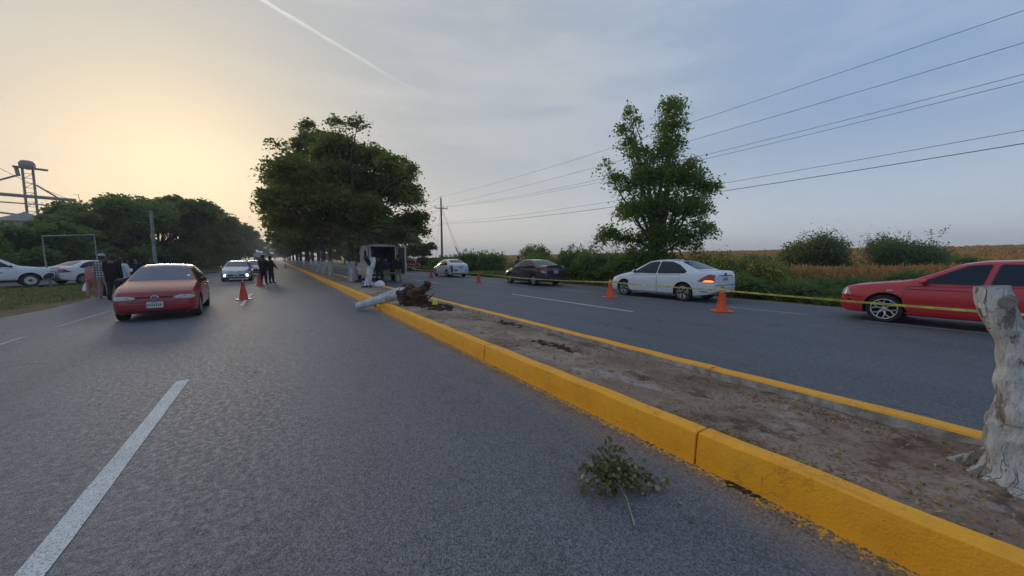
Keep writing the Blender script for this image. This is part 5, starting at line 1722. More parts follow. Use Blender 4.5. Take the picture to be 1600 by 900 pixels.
# ---- verge grass on the left
rng = np.random.default_rng(91)
n = 60000
d = 9 * (60 / 9) ** rng.random(n)
az = rng.uniform(R(-38), R(-4), n)
xx_, yy_ = d * np.sin(az), d * np.cos(az)
nr = np.array(near)
edge_y = np.interp(xx_, nr[:, 0], nr[:, 1])
k = (xx_ < -6.45 + .25 * np.sin(yy_ * 1.7)) & (yy_ < edge_y - .15 + .2 * np.sin(xx_ * 3)) & (vnoise(xx_, yy_, .8, 6) > -.7 + 1.0 * np.clip((xx_ + 7.6) / 1.2, 0, 1))
xx_, yy_, d = xx_[k], yy_[k], d[k]
P_ = np.stack([xx_, yy_, terrain_z(xx_, yy_)], 1)
n = len(P_)
o = link_mesh('verge_grass', quads_mesh(scatter_tris(rng, P_, rng.uniform(.04, .14, n), np.clip(.006 + d * .0012, .01, .05), .5), M['grass'], 'grass'))
tag(o, 'short yellowing grass on the verge left of the road', 'grass', kind='stuff')

# ---- leaf litter, twigs and stones on the median and by the kerb
rng = np.random.default_rng(92)
def patch(cx, cy, sx, sy, n):
    return np.stack([rng.normal(cx, sx, n), rng.normal(cy, sy, n)], 1)
pts = np.concatenate([patch(2.8, 1.15, .06, .35, 320), patch(3.95, 1.1, .14, .45, 700), patch(4.02, 2.4, .1, .7, 200), patch(3.0, .55, .12, .3, 150), patch(3.7, 3.8, .3, .5, 120), patch(3.3, .1, .3, .3, 160),
                      np.stack([rng.uniform(2.72, 4.2, 2200), 12 * rng.random(2200) ** 1.5 - .6], 1)])
pts = pts[(pts[:, 0] > 2.71) & (pts[:, 0] < 4.23)]
P_ = np.stack([pts[:, 0], pts[:, 1], median_z(pts[:, 0], pts[:, 1]) + .008], 1)
V = leaf_quads(rng, P_, .0165, 1.2, .42)
V[:, :, 2] += .004
o = link_mesh('leaf_litter', quads_mesh(V, M['litter'], 'litter'))
tag(o, 'dry brown leaves strewn over the median soil', 'leaf litter', kind='stuff')
mb = MB()
rr = random.Random(5)
for i in range(700):
    y = 9 * rr.random() ** 1.5 - .4; x = rr.uniform(2.72, 4.2); s = rr.uniform(.004, .013) * (1.4 if y > 3 else 1)
    lump(mb, (x, y, float(median_z(np.array(x), np.array(y))) + s * .2), (s, s * rr.uniform(.7, 1.3), s * .6), i, sub=1)
o = mb.build('pebbles', pm('pale_pebble_stone', (0.36, 0.31, 0.26), (0.18, 0.14, 0.11), 60, .9), None)
tag(o, 'small pale stones and clods on the median soil', 'pebbles', kind='stuff')
mb = MB()
for i in range(900):
    y = 7 * rr.random() ** 1.4 + .2; x = 2.50 - abs(rr.gauss(0, .10)); s = rr.uniform(.0025, .008)
    lump(mb, (x, y, s * .3), (s, s * rr.uniform(.7, 1.4), s * .6), i, sub=1, mi=1 if rr.random() < .32 and x > 2.40 else 0)
o = mb.build('kerb_grit', [pm('brown_grit', (0.22, 0.165, 0.12), (0.10, 0.075, 0.055), 60, .95), M['kerb']], None)
tag(o, 'grit and yellow paint crumbs lying along the foot of the kerb', 'grit', kind='stuff')
mb = MB()
for i in range(50):
    y = rr.uniform(.9, 9); x = rr.uniform(-3.5, 2.3); s = rr.uniform(.004, .011)
    lump(mb, (x, y, s * .3), (s, s * rr.uniform(.7, 1.6), s * .5), i, sub=1)
o = mb.build('road_stones', pm('road_grit', (0.3, 0.27, 0.23), (0.05, 0.045, 0.04), 40, .9), None)
tag(o, 'loose small stones scattered on the left road', 'stones', kind='stuff')
for i, (x, y, l) in enumerate(((2.02, 1.22, 'fallen leaf nearest the kerb, just right of the leafy branch'), (1.93, 1.10, 'pale fallen leaf at the lower right of the leafy branch'), (2.26, 1.24, 'tan fallen leaf between branch and kerb'))):
    q = leaf_quads(np.random.default_rng(i), np.array([[0, 0, .012]]), .02, 2.5, .5)
    o = link_mesh('fallen_leaf', quads_mesh(q, M['wilt'] if i else M['litter'], 'leaf'), None, (x, y, 0))
    tag(o, l, 'leaf')
# dark soil heaped round the uprooted trunk and a few clods
mb = MB()
rr = random.Random(9)
for i in range(130):
    a = rr.uniform(0, 6.28); q = rr.random() ** .6
    x = 3.62 + .42 * q * math.cos(a); y = 9.75 + .95 * q * math.sin(a); s = rr.uniform(.03, .10)
    if 2.72 < x < 4.2: lump(mb, (x, y, float(median_z(np.array(x), np.array(y))) - s * .1), (s, s, s * .6), i, sub=2)
tag(mb.build('soil_clods', M['darksoil'], None, smooth=R(60)), 'dark clods of soil torn up round the yellow marker beside the root ball', 'soil', kind='stuff')
for cx, cy, l in ((4.08, 6.45, 'small dark mound of soil against the far kerb'), (3.62, 4.35, 'flat dark soil patch in mid-median'), (2.50, 1.08, 'small heap of dead leaves at the foot of the yellow kerb')):
    mb = MB()
    for i in range(40):
        s = rr.uniform(.012, .04) * (1.3 if cx > 3 else .5)
        x = cx + rr.gauss(0, .09 if cx > 3 else .018); y = cy + rr.gauss(0, .22 if cx > 3 else .06)
        zz = float(median_z(np.array(x), np.array(y))) if cx > 2.7 else 0.0
        lump(mb, (x, y, zz), (s, s, s * .4), i, sub=2)
    tag(mb.build('soil_mound', M['darksoil'], None, smooth=R(60)), l, 'soil')

# ================================================================ STUMPS AND THE FALLEN TRUNK
from mathutils import noise as mnoise


def gnarl(path, rads, n=36, step=0.03, seed=0, amp=0.12, ridge=0.06, flare=0.0, cap_top=True, cap_mi=1, fr=2.2):
    """bark-covered limb: swept rings with knots, ridges and root flare"""
    P = [Vector(p) for p in path]
    cum = [0]
    for a, b in zip(P, P[1:]): cum.append(cum[-1] + (b - a).length)
    L = cum[-1]
    m = max(4, int(L / step))
    def at(s):
        i = 0
        while i < len(P) - 2 and s > cum[i + 1]: i += 1
        t = (s - cum[i]) / (cum[i + 1] - cum[i])
        p0, p1, p2, p3 = P[max(i - 1, 0)], P[i], P[i + 1], P[min(i + 2, len(P) - 1)]
        q = 0.5 * ((2 * p1) + (p2 - p0) * t + (2 * p0 - 5 * p1 + 4 * p2 - p3) * t * t + (3 * p1 - p0 - 3 * p2 + p3) * t ** 3)
        tt = t * t * (3 - 2 * t)
        return q, rads[i] * (1 - tt) + rads[i + 1] * tt
    vs, fs = [], []
    ref = Vector((1, 0.3, 0))
    for j in range(m + 1):
        s = L * j / m
        p, r = at(s)
        p2, _ = at(min(L, s + .01)); p1, _ = at(max(0, s - .01))
        t = (p2 - p1).normalized()
        a = (ref - t * ref.dot(t)).normalized(); ref = a
        b = t.cross(a)
        for k in range(n):
            th = 2 * math.pi * k / n
            d = a * math.cos(th) + b * math.sin(th)
            q = p + d * r
            nn = mnoise.noise(q * fr + Vector((seed, seed * 1.3, 0))) * amp + mnoise.noise(q * fr * 3.1 + Vector((0, seed, 5))) * amp * .4 + mnoise.noise(q * 22) * 0.03
            rg = ridge * math.sin(th * 5 + seed + 1.5 * math.sin(s * 4)) * (.5 + mnoise.noise(q * 3))
            fl = flare * max(0, 1 - s / 0.22) ** 2 * (0.6 + 0.8 * math.sin(th * 3 + seed) ** 2)
            vs.append(p + d * r * (1 + nn + rg + fl))
    for j in range(m):
        for k in range(n):
            k2 = (k + 1) % n
            fs.append((j * n + k, j * n + k2, (j + 1) * n + k2, (j + 1) * n + k))
    mb = MB().add(vs, fs)
    if cap_top:
        top = [m * n + k for k in range(n)]
        c = sum((Vector(vs[i]) for i in top), Vector()) / n
        ring2 = [c + (Vector(vs[i]) - c) * .8 + Vector((0, 0, .012 * mnoise.noise(Vector(vs[i]) * 20))) for i in top]
        base = len(vs)
        mb.v += [tuple(v) for v in ring2] + [tuple(c)]
        for k in range(n):
            k2 = (k + 1) % n
            mb.f.append((top[k], top[k2], base + k2, base + k)); mb.m.append(cap_mi)
            mb.f.append((base + k, base + k2, base + n)); mb.m.append(cap_mi)
    return mb


ns = empty('tree_stump', (3.62, 0.02, 0.13), 0, 'big gnarled whitewashed stump with a cut limb, closest to the camera on the median', 'stump')
b0 = Vector((3.62, 0.02, 0.13))
def loc(pts): return [Vector(p) - b0 for p in pts]
gnarl(loc([(3.645, .02, .11), (3.652, .01, .30), (3.655, .02, .50), (3.67, .0, .68), (3.71, -.05, .86)]), [.245, .215, .212, .20, .13], 80, .012, 3, .13, .085, .35, False, fr=3.4).build('trunk', [M['wash'], M['cutwood']], ns, smooth=R(75))
gnarl(loc([(3.625, .05, .60), (3.605, .10, .78), (3.605, .13, .90), (3.590, .155, 1.03), (3.555, .21, 1.15), (3.535, .24, 1.26), (3.53, .25, 1.345)]), [.17, .115, .085, .075, .070, .072, .062], 64, .010, 8, .18, .07, fr=5).build('limb', [M['wash'], M['cutwood']], ns, smooth=R(75))
gnarl(loc([(3.70, -.08, .62), (3.86, -.26, .86), (4.05, -.46, 1.08), (4.2, -.62, 1.4)]), [.16, .12, .11, .10], 48, .02, 5, .16, .07).build('limb', [M['wash'], M['cutwood']], ns, smooth=R(75))
for k, (dx, dy) in enumerate(((-.02, -.30), (.12, .30))):
    gnarl(loc([(3.66 + dx * .45, dy * .45, .34), (3.66 + dx * .82, dy * .82, .20), (3.66 + dx * 1.25, dy * 1.25, .11)]), [.07, .06, .03], 20, .012, 20 + k, .25, .10, fr=6, cap_top=False).build('root', [M['wash'], M['cutwood']], ns, smooth=R(75))
mb = gnarl(loc([(3.50, .19, 1.26), (3.455, .185, 1.255)]), [.042, .032], 16, .006, 2, .2, .0)
mb.build('cut_knot', [M['cutwood'], M['cutwood']], ns, smooth=R(60))

ft = empty('fallen_tree', (3.0, 10.7, .3), 0, 'uprooted white-painted trunk lying across the yellow kerb with its brown root ball', 'fallen tree')
b0 = Vector((3.0, 10.7, .3))
gnarl(loc([(3.12, 10.5, .50), (2.96, 10.66, .50), (2.72, 10.86, .43), (2.4, 11.12, .30), (1.93, 11.50, .125)]), [.225, .205, .155, .12, .108], 30, .03, 4, .10, .05).build('trunk', [M['wash2'], M['cutwood']], ft, smooth=R(75))
mb = gnarl(loc([(2.99, 10.62, .49), (3.12, 10.48, .47), (3.30, 10.3, .42), (3.46, 10.14, .38)]), [.235, .26, .25, .15], 44, .02, 6, .65, .16, fr=5)
for i, (x, y, z, q) in enumerate(((3.40, 10.2, .28, .17), (3.20, 10.40, .30, .18), (3.30, 10.3, .52, .15), (3.12, 10.5, .58, .12), (3.45, 10.05, .42, .14), (3.52, 10.1, .22, .13), (3.30, 10.2, .20, .15), (3.22, 10.36, .66, .08))):
    lump(mb, tuple(Vector((x, y, z)) - b0), (q, q * .9, q * .8), 4 + i, 1.7, 3, 0, .42)
mb.build('root_ball', [M['rootsoil'], M['rootsoil']], ft, smooth=R(80))
gnarl(loc([(3.3, 10.25, .52), (3.42, 10.02, .63), (3.50, 9.88, .76), (3.52, 9.82, .86)]), [.17, .125, .095, .10], 26, .015, 9, .5, .15, fr=6).build('root', [M['rootsoil'], M['rootsoil']], ft, smooth=R(80))
rr = random.Random(3)
for i in range(15):
    s = Vector((3.35 + rr.uniform(-.25, .25), 10.2 + rr.uniform(-.25, .25), .42 + rr.uniform(-.1, .25)))
    e = s + Vector((rr.uniform(-.1, .35), rr.uniform(-.4, .1), rr.uniform(-.35, .25)))
    m_ = s.lerp(e, .5) + Vector((rr.uniform(-.08, .08), rr.uniform(-.08, .08), rr.uniform(-.08, .08)))
    MB().tube([s - b0, m_ - b0, e - b0], [.035, .022, .006], 6).build('root', M['rootsoil'], ft, smooth=R(60))

sb = empty('tree_stump', (3.66, 18.65, .1), 0, 'slim fresh-white stump with a dark sawn knot, standing beyond the fallen trunk', 'stump')
b0 = Vector((3.66, 18.65, .1))
gnarl(loc([(3.64, 18.68, .1), (3.68, 18.65, .5), (3.78, 18.63, 1.0), (3.90, 18.62, 1.35), (3.93, 18.62, 1.62)]), [.17, .155, .155, .15, .10], 26, .04, 2, .10, .05, .15).build('trunk', [M['wash2'], M['cutwood']], sb, smooth=R(70))
gnarl(loc([(3.80, 18.6, 1.2), (3.66, 18.55, 1.45), (3.56, 18.5, 1.60)]), [.10, .09, .105], 20, .03, 7, .15, .05, cap_mi=1).build('sawn_limb', [M['under'], M['under']], sb, smooth=R(70))
mb = MB()
for i in range(7): lump(mb, (rr.uniform(-.2, .15), rr.uniform(-.3, .1), .06), (.12, .12, .08), i)
mb.build('dug_soil', M['under'], sb, smooth=R(60))

# ================================================================ LEAFY BRANCH ON THE ROAD
br = empty('fallen_branch', (1.80, 1.52, 0), 0, 'small leafy branch lying on the asphalt in front of the yellow kerb', 'branch')
def uvh(u, h, d=0.0):
    v = UV * u + DV * d
    return Vector((v.x, v.y, h))
stem = [uvh(.0, .012, -.33), uvh(.012, .016, -.22), uvh(.02, .03, -.12), uvh(-.01, .07, -.02), uvh(-.02, .11, .03)]
MB().tube(stem, [.0065, .0045, .0045, .004, .004], 7).build('stem', M['twig'], br, smooth=R(60))
rr = random.Random(12)
LM = []
for q in range(4):
    rq = random.Random(q)
    w, c, tw = rq.uniform(.30, .42), rq.uniform(.05, .22), rq.uniform(-.25, .25)
    prof = [(0, 0), (.18, .62), (.45, 1.0), (.72, .8), (.92, .35), (1.0, 0)]
    vs, fs = [], []
    for (t, k) in prof:
        z0 = -c * (t - .3) ** 2
        x0 = tw * t * t
        vs += [(x0 - w * k, t, z0 + .16 * w * k), (x0, t, z0), (x0 + w * k, t, z0 + .16 * w * k)]
    for i in range(len(prof) - 1):
        fs += [(3 * i, 3 * i + 1, 3 * i + 4, 3 * i + 3), (3 * i + 1, 3 * i + 2, 3 * i + 5, 3 * i + 4)]
    LM.append(MB().add(vs, fs).mesh(M['wilt'], R(80), 'leaf'))
pale = leafmat('pale_leaf_undersides', (0.22, 0.25, 0.12), (0.33, 0.34, 0.18), (0.28, 0.30, 0.14), .1, nscale=9)
LP = LM[0].copy(); LP.materials.clear(); LP.materials.append(pale)
tips = [(-.03, .32, .10), (-.10, .28, .05), (.02, .25, .12), (-.25, .15, .06), (-.27, .09, .0), (-.24, .03, -.04), (-.15, .05, -.08), (-.17, .20, .08), (-.07, .15, -.03), (.05, .17, .08),
        (.12, .14, .10), (.19, .10, .08), (.26, .07, .05), (.31, .04, .03), (.24, .02, -.02), (.15, .03, -.05), (.08, .07, -.03), (-.05, .04, -.06), (.0, .20, .0), (-.20, .10, .10), (.10, .05, .10), (-.12, .12, .1)]
tw = MB()
nleaf = 0
leaves_at = []
for (u, h, d) in tips:
    e = uvh(u, h, d)
    s = Vector(stem[3]).lerp(stem[4], rr.random())
    m_ = s.lerp(e, .5) + Vector((rr.uniform(-.02, .02), rr.uniform(-.02, .02), rr.uniform(0, .02)))
    tw.tube([s, m_, e], [.0028, .002, .0012], 5)
    for k in range(26):
        t = .22 + .82 * rr.random()
        p = (s.lerp(m_, t * 2) if t < .5 else m_.lerp(e, min(1.05, t * 2 - 1)))
        leaves_at.append(p + Vector((rr.gauss(0, .018), rr.gauss(0, .018), rr.gauss(0, .014))))
tw.build('twigs', M['twig'], br)
rr.shuffle(leaves_at)
more_l = MB()
for i, p in enumerate(leaves_at):
    p.z = max(p.z, .012)
    me, rot, sc_ = LP if rr.random() < .12 else rr.choice(LM), (rr.gauss(0, .75), rr.gauss(0, .75), rr.uniform(0, 6.28)), rr.uniform(.026, .046)
    if i < 290:
        o = link_mesh('leaf', me, br, p)
        o.rotation_euler = rot
        o.scale = (sc_,) * 3
    else:
        mt_ = Matrix.Translation(p) @ Matrix(((1, 0, 0), (0, 1, 0), (0, 0, 1))).to_4x4() @ __import__('mathutils').Euler(rot).to_matrix().to_4x4() @ Matrix.Scale(sc_, 4)
        more_l.add([mt_ @ v.co for v in me.vertices], [tuple(q.vertices) for q in me.polygons], 1 if me is LP else 0)
o = more_l.build('inner_leaves', [M['wilt'], pale], br)
o['kind'] = 'stuff'

# ================================================================ CONES AND TAPE
CONE = None
def cone(x, y, label, group, s=1.0, wrap=False, old=False):
    r_ = empty('traffic_cone', (x, y, 0), random.uniform(0, 1.5), label, 'cone', group)
    r_.scale = (s, s, s)
    cm = M['cone_old'] if old else M['cone']
    key = 'old' if old else 'new'
    global CONE
    if CONE is None: CONE = {}
    if key not in CONE:
        b = MB().lathe([(.155, .03), (.150, .045), (.045, .66), (.048, .672), (.040, .70), (.022, .705)], 28, 'z').mesh(cm, R(35))
        n = 40
        vs = []
        for z, k in ((0, .25), (.022, .26), (.034, .25), (.036, .16)):
            for i in range(n):
                a = 2 * math.pi * i / n
                c, s_ = math.cos(a), math.sin(a)
                q = k / (abs(c) ** 5 + abs(s_) ** 5) ** .2
                vs.append((c * q, s_ * q, z))
        fs = [(j * n + i, j * n + (i + 1) % n, (j + 1) * n + (i + 1) % n, (j + 1) * n + i) for j in range(3) for i in range(n)] + [tuple(range(n - 1, -1, -1)), tuple(3 * n + i for i in range(n))]
        CONE[key] = (b, MB().add(vs, fs).mesh(cm, R(35)))
    link_mesh('cone_body', CONE[key][0], r_)
    link_mesh('base', CONE[key][1], r_)
    if wrap:
        MB().lathe([(.068, .545), (.066, .57), (.063, .60), (.058, .63), (.055, .65)], 20, 'z', close=False).build('tape_wrap', M['tape'], r_, smooth=R(40))
        MB().lathe([(.0695, .57), (.0675, .59)], 20, 'z', close=False).build('tape_print', M['tape_ink'], r_)
    return r_


G1, G2 = 'orange cones on the right road', 'red-orange cones down the left lane line'
cone(10.47, 5.30, 'bright orange cone in front of the tail of the white saloon with the amber light', G1, 1.02, True)
cone(10.72, 9.62, 'bright orange cone at the front bumper of the white saloon with the amber light', G1, 1.02, True)
cone(10.60, 20.3, 'red-orange cone between the crushed white saloon and the dark grey saloon', G1, .98, False, True)
cone(10.40, 28.2, 'dull red cone at the front wheel of the crushed white saloon', G1, .98, False, True)
cone(9.60, 36.0, 'far dull red cone right of the ambulance door', G1, .98, False, True)
cone(-1.16, 17.1, 'nearest red-orange cone on the white dash in the left road', G2, 1.0, False, True)
cone(-.98, 26.1, 'second red-orange cone in front of the two police officers', G2, 1.0, False, True)
cone(1.10, 76, 'tiny far red-orange cone in the empty left lane', G2, 1.0, False, True)
cone(10.55, -3.4, 'orange cone behind the near stump', G1, 1.02, True)


def text_geo(s, size):
    c = bpy.data.curves.new('t', 'FONT')
    c.body = s; c.size = size; c.align_x = 'LEFT'; c.resolution_u = 2
    o = bpy.data.objects.new('t', c); COL.objects.link(o)
    dg = bpy.context.evaluated_depsgraph_get()
    me = bpy.data.meshes.new_from_object(o.evaluated_get(dg))
    vs = [v.co.copy() for v in me.vertices]; fs = [tuple(p.vertices) for p in me.polygons]
    bpy.data.objects.remove(o); bpy.data.curves.remove(c); bpy.data.meshes.remove(me)
    return vs, fs


def tape(label, a, b, sag, hgt=.044, twist=0.0, text=True):
    A, B = Vector(a), Vector(b)
    L = (B - A).length
    n = int(L / .12)
    d = (B - A).normalized(); nrm = Vector((-d.y, d.x, 0)).normalized()
    def at(s, v, off=0.0):
        t = s / L
        p = A.lerp(B, t) - Vector((0, 0, sag * 4 * t * (1 - t)))
        tw = .25 * math.sin(t * 9 + L) + twist * math.sin(t * 3.1)
        upv = Vector((0, 0, math.cos(tw))) + nrm * math.sin(tw)
        return p + upv * v + nrm * off
    vs, fs = [], []
    for i in range(n + 1):
        s = L * i / n
        vs += [at(s, -hgt / 2), at(s, hgt / 2)]
    fs = [(2 * i, 2 * i + 2, 2 * i + 3, 2 * i + 1) for i in range(n)]
    o = MB().add(vs, fs).build('barrier_tape', M['tape'], None)
    tag(o, label, 'tape', 'yellow barrier tape runs')
    if text:
        tv, tf = text_geo('PRECAUCION', hgt * .78)
        w = max(v.x for v in tv)
        mb = MB()
        k = 0.15
        while k + w < L - .1:
            for sg in (-1, 1):
                # readable from the side the print faces
                mb.add([at(k + (v.x if sg < 0 else w - v.x), v.y - hgt * .28, sg * .0025) for v in tv], tf)
            k += w + .16
        mb.build('tape_lettering', M['tape_ink'], o)['kind'] = 'stuff'
    return o


tape('yellow printed tape run across the dark grey saloon between two cones', (10.56, 20.3, .62), (10.72, 9.66, .60), .10)
tape('yellow printed tape run across the doors of the white saloon with the amber light', (10.74, 9.58, .60), (10.50, 5.34, .60), .015)
tape('yellow tape run across the bright red saloon, passing behind the near stump', (10.48, 5.26, .60), (10.55, -3.4, .56), .04)
tape('yellow tape run behind the wheels of the crushed white saloon', (10.42, 28.2, .60), (10.62, 20.3, .62), .08)
tape('thin far yellow tape along the right verge beyond the crushed white saloon', (10.4, 28.3, .60), (13.8, 47, .75), .2, text=False)

# ================================================================ SMALL THINGS ON THE MEDIAN
d_ = MB().lathe([(.235, 0), (.238, .03), (.225, .11), (.185, .20), (.12, .265), (.05, .295), (.0, .30)], 28, 'z', close=False)
dm = empty('dome_cover', (4.28, 18.9, .16), 0, 'white dome-shaped cover between the slim white stump and the fallen trunk', 'cover')
d_.build('dome', M['whitepl'], dm, smooth=R(60))
MB().lathe([(.26, 0), (.262, .018), (.235, .022)], 28, 'z', close=False).build('rim', M['whitepl'], dm, smooth=R(40))
vs, fs = [], []
for i in range(17):
    for j in range(13):
        x = -0.62 + 1.24 * i / 16; y = -.55 + 1.1 * j / 12
        z = .16 + .10 * math.exp(-(x * x + y * y) / .12) + .035 * mnoise.noise(Vector((x * 4, y * 4, 1))) + .02 * mnoise.noise(Vector((x * 11, y * 11, 4)))
        vs.append((x + .06 * mnoise.noise(Vector((y * 5, 1, 2))), y + .06 * mnoise.noise(Vector((x * 5, 3, 2))), z))
for i in range(16):
    for j in range(12):
        k = i * 13 + j
        fs.append((k, k + 13, k + 14, k + 1))
tag(MB().add(vs, fs).build('plastic_sheet', M['bluetarp'], None, smooth=R(70), loc=(4.55, 21.9, .0)), 'crumpled bright blue plastic sheet on the median behind the slim white stump', 'tarpaulin')
mk = empty('evidence_marker', (3.62, 9.55, float(median_z(np.array(3.62), np.array(9.55))) + .04), R(-25), 'small yellow folded evidence marker on the dark soil', 'marker')
mb = MB()
mb.add([(-.07, -.05, 0), (.07, -.05, 0), (.05, 0, .13), (-.05, 0, .13), (-.07, .05, 0), (.07, .05, 0)], [(0, 1, 2, 3), (5, 4, 3, 2)])
mb.build('folded_plate', M['marker'], mk)
mb = MB()
for (x0, z0, x1, z1) in ((-.012, .03, .006, .10),):
    mb.add([(x0, -.052 + z0 * .29, z0), (x1, -.052 + z0 * .29, z0), (x1, -.052 + z1 * .29, z1), (x0, -.052 + z1 * .29, z1)], [(0, 1, 2, 3)])
mb.build('numeral', M['tape_ink'], mk)
tag(MB().add([(-.6, -.3, 0), (.5, -.25, 0), (.55, .3, 0), (-.5, .35, 0), (0, 0, .22), (-.35, .05, .14), (.3, 0, .1)], [(0, 1, 4, 5), (1, 2, 6, 4), (2, 3, 5, 4), (3, 0, 5), (4, 6, 2), (1, 6, 4)]).build('dark_bag', M['under'], None, smooth=R(80), loc=(4.35, 23.6, .15)),
    'dark bag slumped on the median beside the ambulance wheel', 'bag')

# ================================================================ POLES, CABLES, GOAL FRAME, ELEVATOR TOWER
def pole(x, y, H, label, r=.16):
    p = empty('power_pole', (x, y, float(terrain_z(x, y))), 0, label, 'pole', 'power poles beside the field')
    MB().tube([(0, 0, 0), (0, 0, H)], [r * 1.25, r * .75], 12).build('shaft', M['polewood'], p, smooth=R(60))
    MB().box(-1.15, 1.15, -.06, .06, H - 1.72, H - 1.60).build('crossarm', M['polewood'], p)
    for u, z in ((-1.05, H - 1.6), (.42, H - 1.6), (1.05, H - 1.6), (0, H)):
        MB().lathe([(.03, 0), (.03, .12), (.075, .16), (.05, .22), (.075, .27), (.05, .33), (.02, .38)], 10, 'z', (u, 0, z)).build('insulator', M['galv'], p, smooth=R(50))
    return p


PX, PY, PH = 23.4, 58.0, 11.7
pp = pole(PX, PY, PH, 'tall power pole with a crossarm between the dark trees and the crushed white saloon')
pole(23.6, -33, PH, 'power pole outside the picture on the right')
pole(23.2, 150, PH, 'far power pole hidden by the dark trees')
WG = 'overhead cables along the field'
def cable(label, a, b, sag, r=.011, n=26, group=WG):
    A, B = Vector(a), Vector(b)
    pts = [A.lerp(B, i / n) - Vector((0, 0, sag * 4 * (i / n) * (1 - i / n))) for i in range(n + 1)]
    o = MB().tube(pts, r, 5, cap=False).build('cable', M['cable'], None)
    return tag(o, label, 'cable', group)


for (dx, za, zb, sg, l) in ((0, 11.85, 11.8, 1.35, 'topmost overhead cable crossing the upper right sky'), (-1.05, 10.3, 10.3, 1.35, 'second overhead cable from the top'),
                            (.42, 10.3, 10.2, 2.0, 'upper cable of the closely spaced third pair'), (1.05, 10.3, 10.2, 2.1, 'lower cable of the closely spaced third pair'),
                            (.1, 7.6, 7.4, 1.35, 'second lowest overhead cable'), (.3, 7.4, 7.1, 1.55, 'lowest and thickest overhead cable')):
    cable(l, (PX + dx, PY, za), (23.6 + dx, -33, zb), sg, .017 if 'thick' in l else .011)
    cable('continuation beyond the pole of the ' + l.replace('overhead cable', 'line').replace('crossing the upper right sky', '').strip(), (PX + dx, PY, za), (23.2 + dx, 150, zb), 1.6, .02)
for k, (a, b, l) in enumerate((((23.5, 58, 10.2), (26.3, 57, 1.0), 'right stay wire of the power pole'), ((23.6, 58, 9.4), (27.0, 57, 1.0), 'outer right stay wire of the power pole'), ((23.3, 58, 10.0), (22.0, 57.5, 1.0), 'left stay wire of the power pole'))):
    tag(MB().tube([a, b], .018, 5).build('stay_wire', M['cable'], None), l, 'wire', 'stay wires of the power pole')
tag(MB().tube([(25.55, 57, 3.4), (26.9, 57, .6)], [.05, .09], 7).tube([(25.45, 57, 3.6), (25.75, 57, 2.7)], .03, 6).build('stay_guard', M['polewood'], None), 'short thick guard tube on the leaning stay wires', 'stay guard')
sw = cable('single cable crossing the sky left of the steel tower', (-19.5, 47.5, 9.75), (-20.5, 78, 9.2), .8, .022, group='left overhead cable')
sw.data.transform(Matrix.Identity(4))

lp = empty('concrete_pole', (-9.5, 46.0, 0), 0, 'bare slanting concrete pole rising behind the old red car', 'pole')
MB().tube([(0, 0, 0), (0, 0, 5.95)], [.17, .12], 8).build('shaft', M['concrete'], lp, smooth=R(60))
MB().tube([(0, 0, 5.95), (0, 0, 6.05)], [.10, .09], 8).build('cap', M['concrete'], lp)

gf = empty('goal_frame', (-11.2, 32.5, 0), 0, 'chipped white pipe goal frame standing on the grass verge', 'goal')
b0 = Vector((-11.2, 32.5, 0))
gl, gr = Vector((-11.15, 32.2, .03)), Vector((-9.95, 35.2, .03))
for p, h in ((gl, 2.92), (gr, 3.2)):
    MB().tube([p - b0, p - b0 + Vector((-.15, .1, h * .5)), p - b0 + Vector((-.2, .2, h))], [.05, .04, .036], 8).build('post', M['goal'], gf, smooth=R(60))
MB().tube([gl - b0 + Vector((-.2, .2, 2.9)), gr - b0 + Vector((-.2, .2, 3.18))], .05, 8).build('crossbar', M['goal'], gf, smooth=R(60))
tag(MB().tube([gl + Vector((0, .1, 1.05)), gr + Vector((0, .1, 1.15))], .028, 6).build('pipe_rail', M['goal'], None), 'thin white rail between the posts of the goal frame', 'rail')

# grain elevator far behind the left trees
el = empty('elevator_tower', (-48.6, 134.9, 0), R(20), 'grey steel grain elevator tower with slanting spouts and conveyor above the left trees', 'tower')
def T(name, a, b, r, n=8, mat='galv'):
    return MB().tube([a, b], r, n).build(name, M[mat], el, smooth=R(60))
T('leg', (-.55, 0, 0), (-.55, 0, 23.6), .22); T('leg', (.95, 0, 0), (.95, 0, 23.6), .22)
MB().lathe([(.3, 22.9), (.9, 23.2), (1.25, 23.6), (1.3, 24.3), (.9, 24.9), (.3, 25.0)], 14, 'z').build('head_house', M['galv'], el, smooth=R(50), loc=(.2, 0, 0))
MB().box(-1.9, 3.2, -1.2, 1.2, 23.2, 23.35).build('platform', M['galv'], el)
mb = MB()
for k in range(20):
    z = 1 + k * 1.1
    mb.tube([(-.5, -.3, z), (.9, -.3, z + .1)], .06, 4)
    if k % 2 == 0: mb.tube([(-.5, -.3, z), (.9, -.3, z + 1.2)], .05, 4)
mb.build('bracing', M['galv'], el)
T('spout', (-.9, 0, 21.6), (-15, 2, 13.5), .20); T('spout', (1.2, 0, 19.5), (12.5, 1, 10.0), .18)
T('spout_elbow', (-1.4, 0, 23.2), (-1.2, 0, 21.2), .33)
T('conveyor', (-22, 0, 16.8), (7.0, -3.2, 16.3), .38); T('conveyor_rail', (-22, 0, 15.0), (6.5, -3.2, 14.6), .14)
T('conveyor_rail', (-20, -2, 14.2), (-1, -2, 12.0), .2); T('conveyor_rail', (-20, -2, 12.4), (-1, -2, 10.6), .2)
MB().lathe([(.7, 15.9), (.8, 17.1)], 12, 'x', (0, 0, 0)).build('conveyor_drive', M['galv'], el).hide_render = False
MB().box(-8.2, -5.4, -1, 1, 14.3, 16.2).build('hopper', M['galv'], el)
for x in (-7.6, -6.0): T('support', (x, 0, 0), (x, 0, 14.5), .22)
mb = MB()
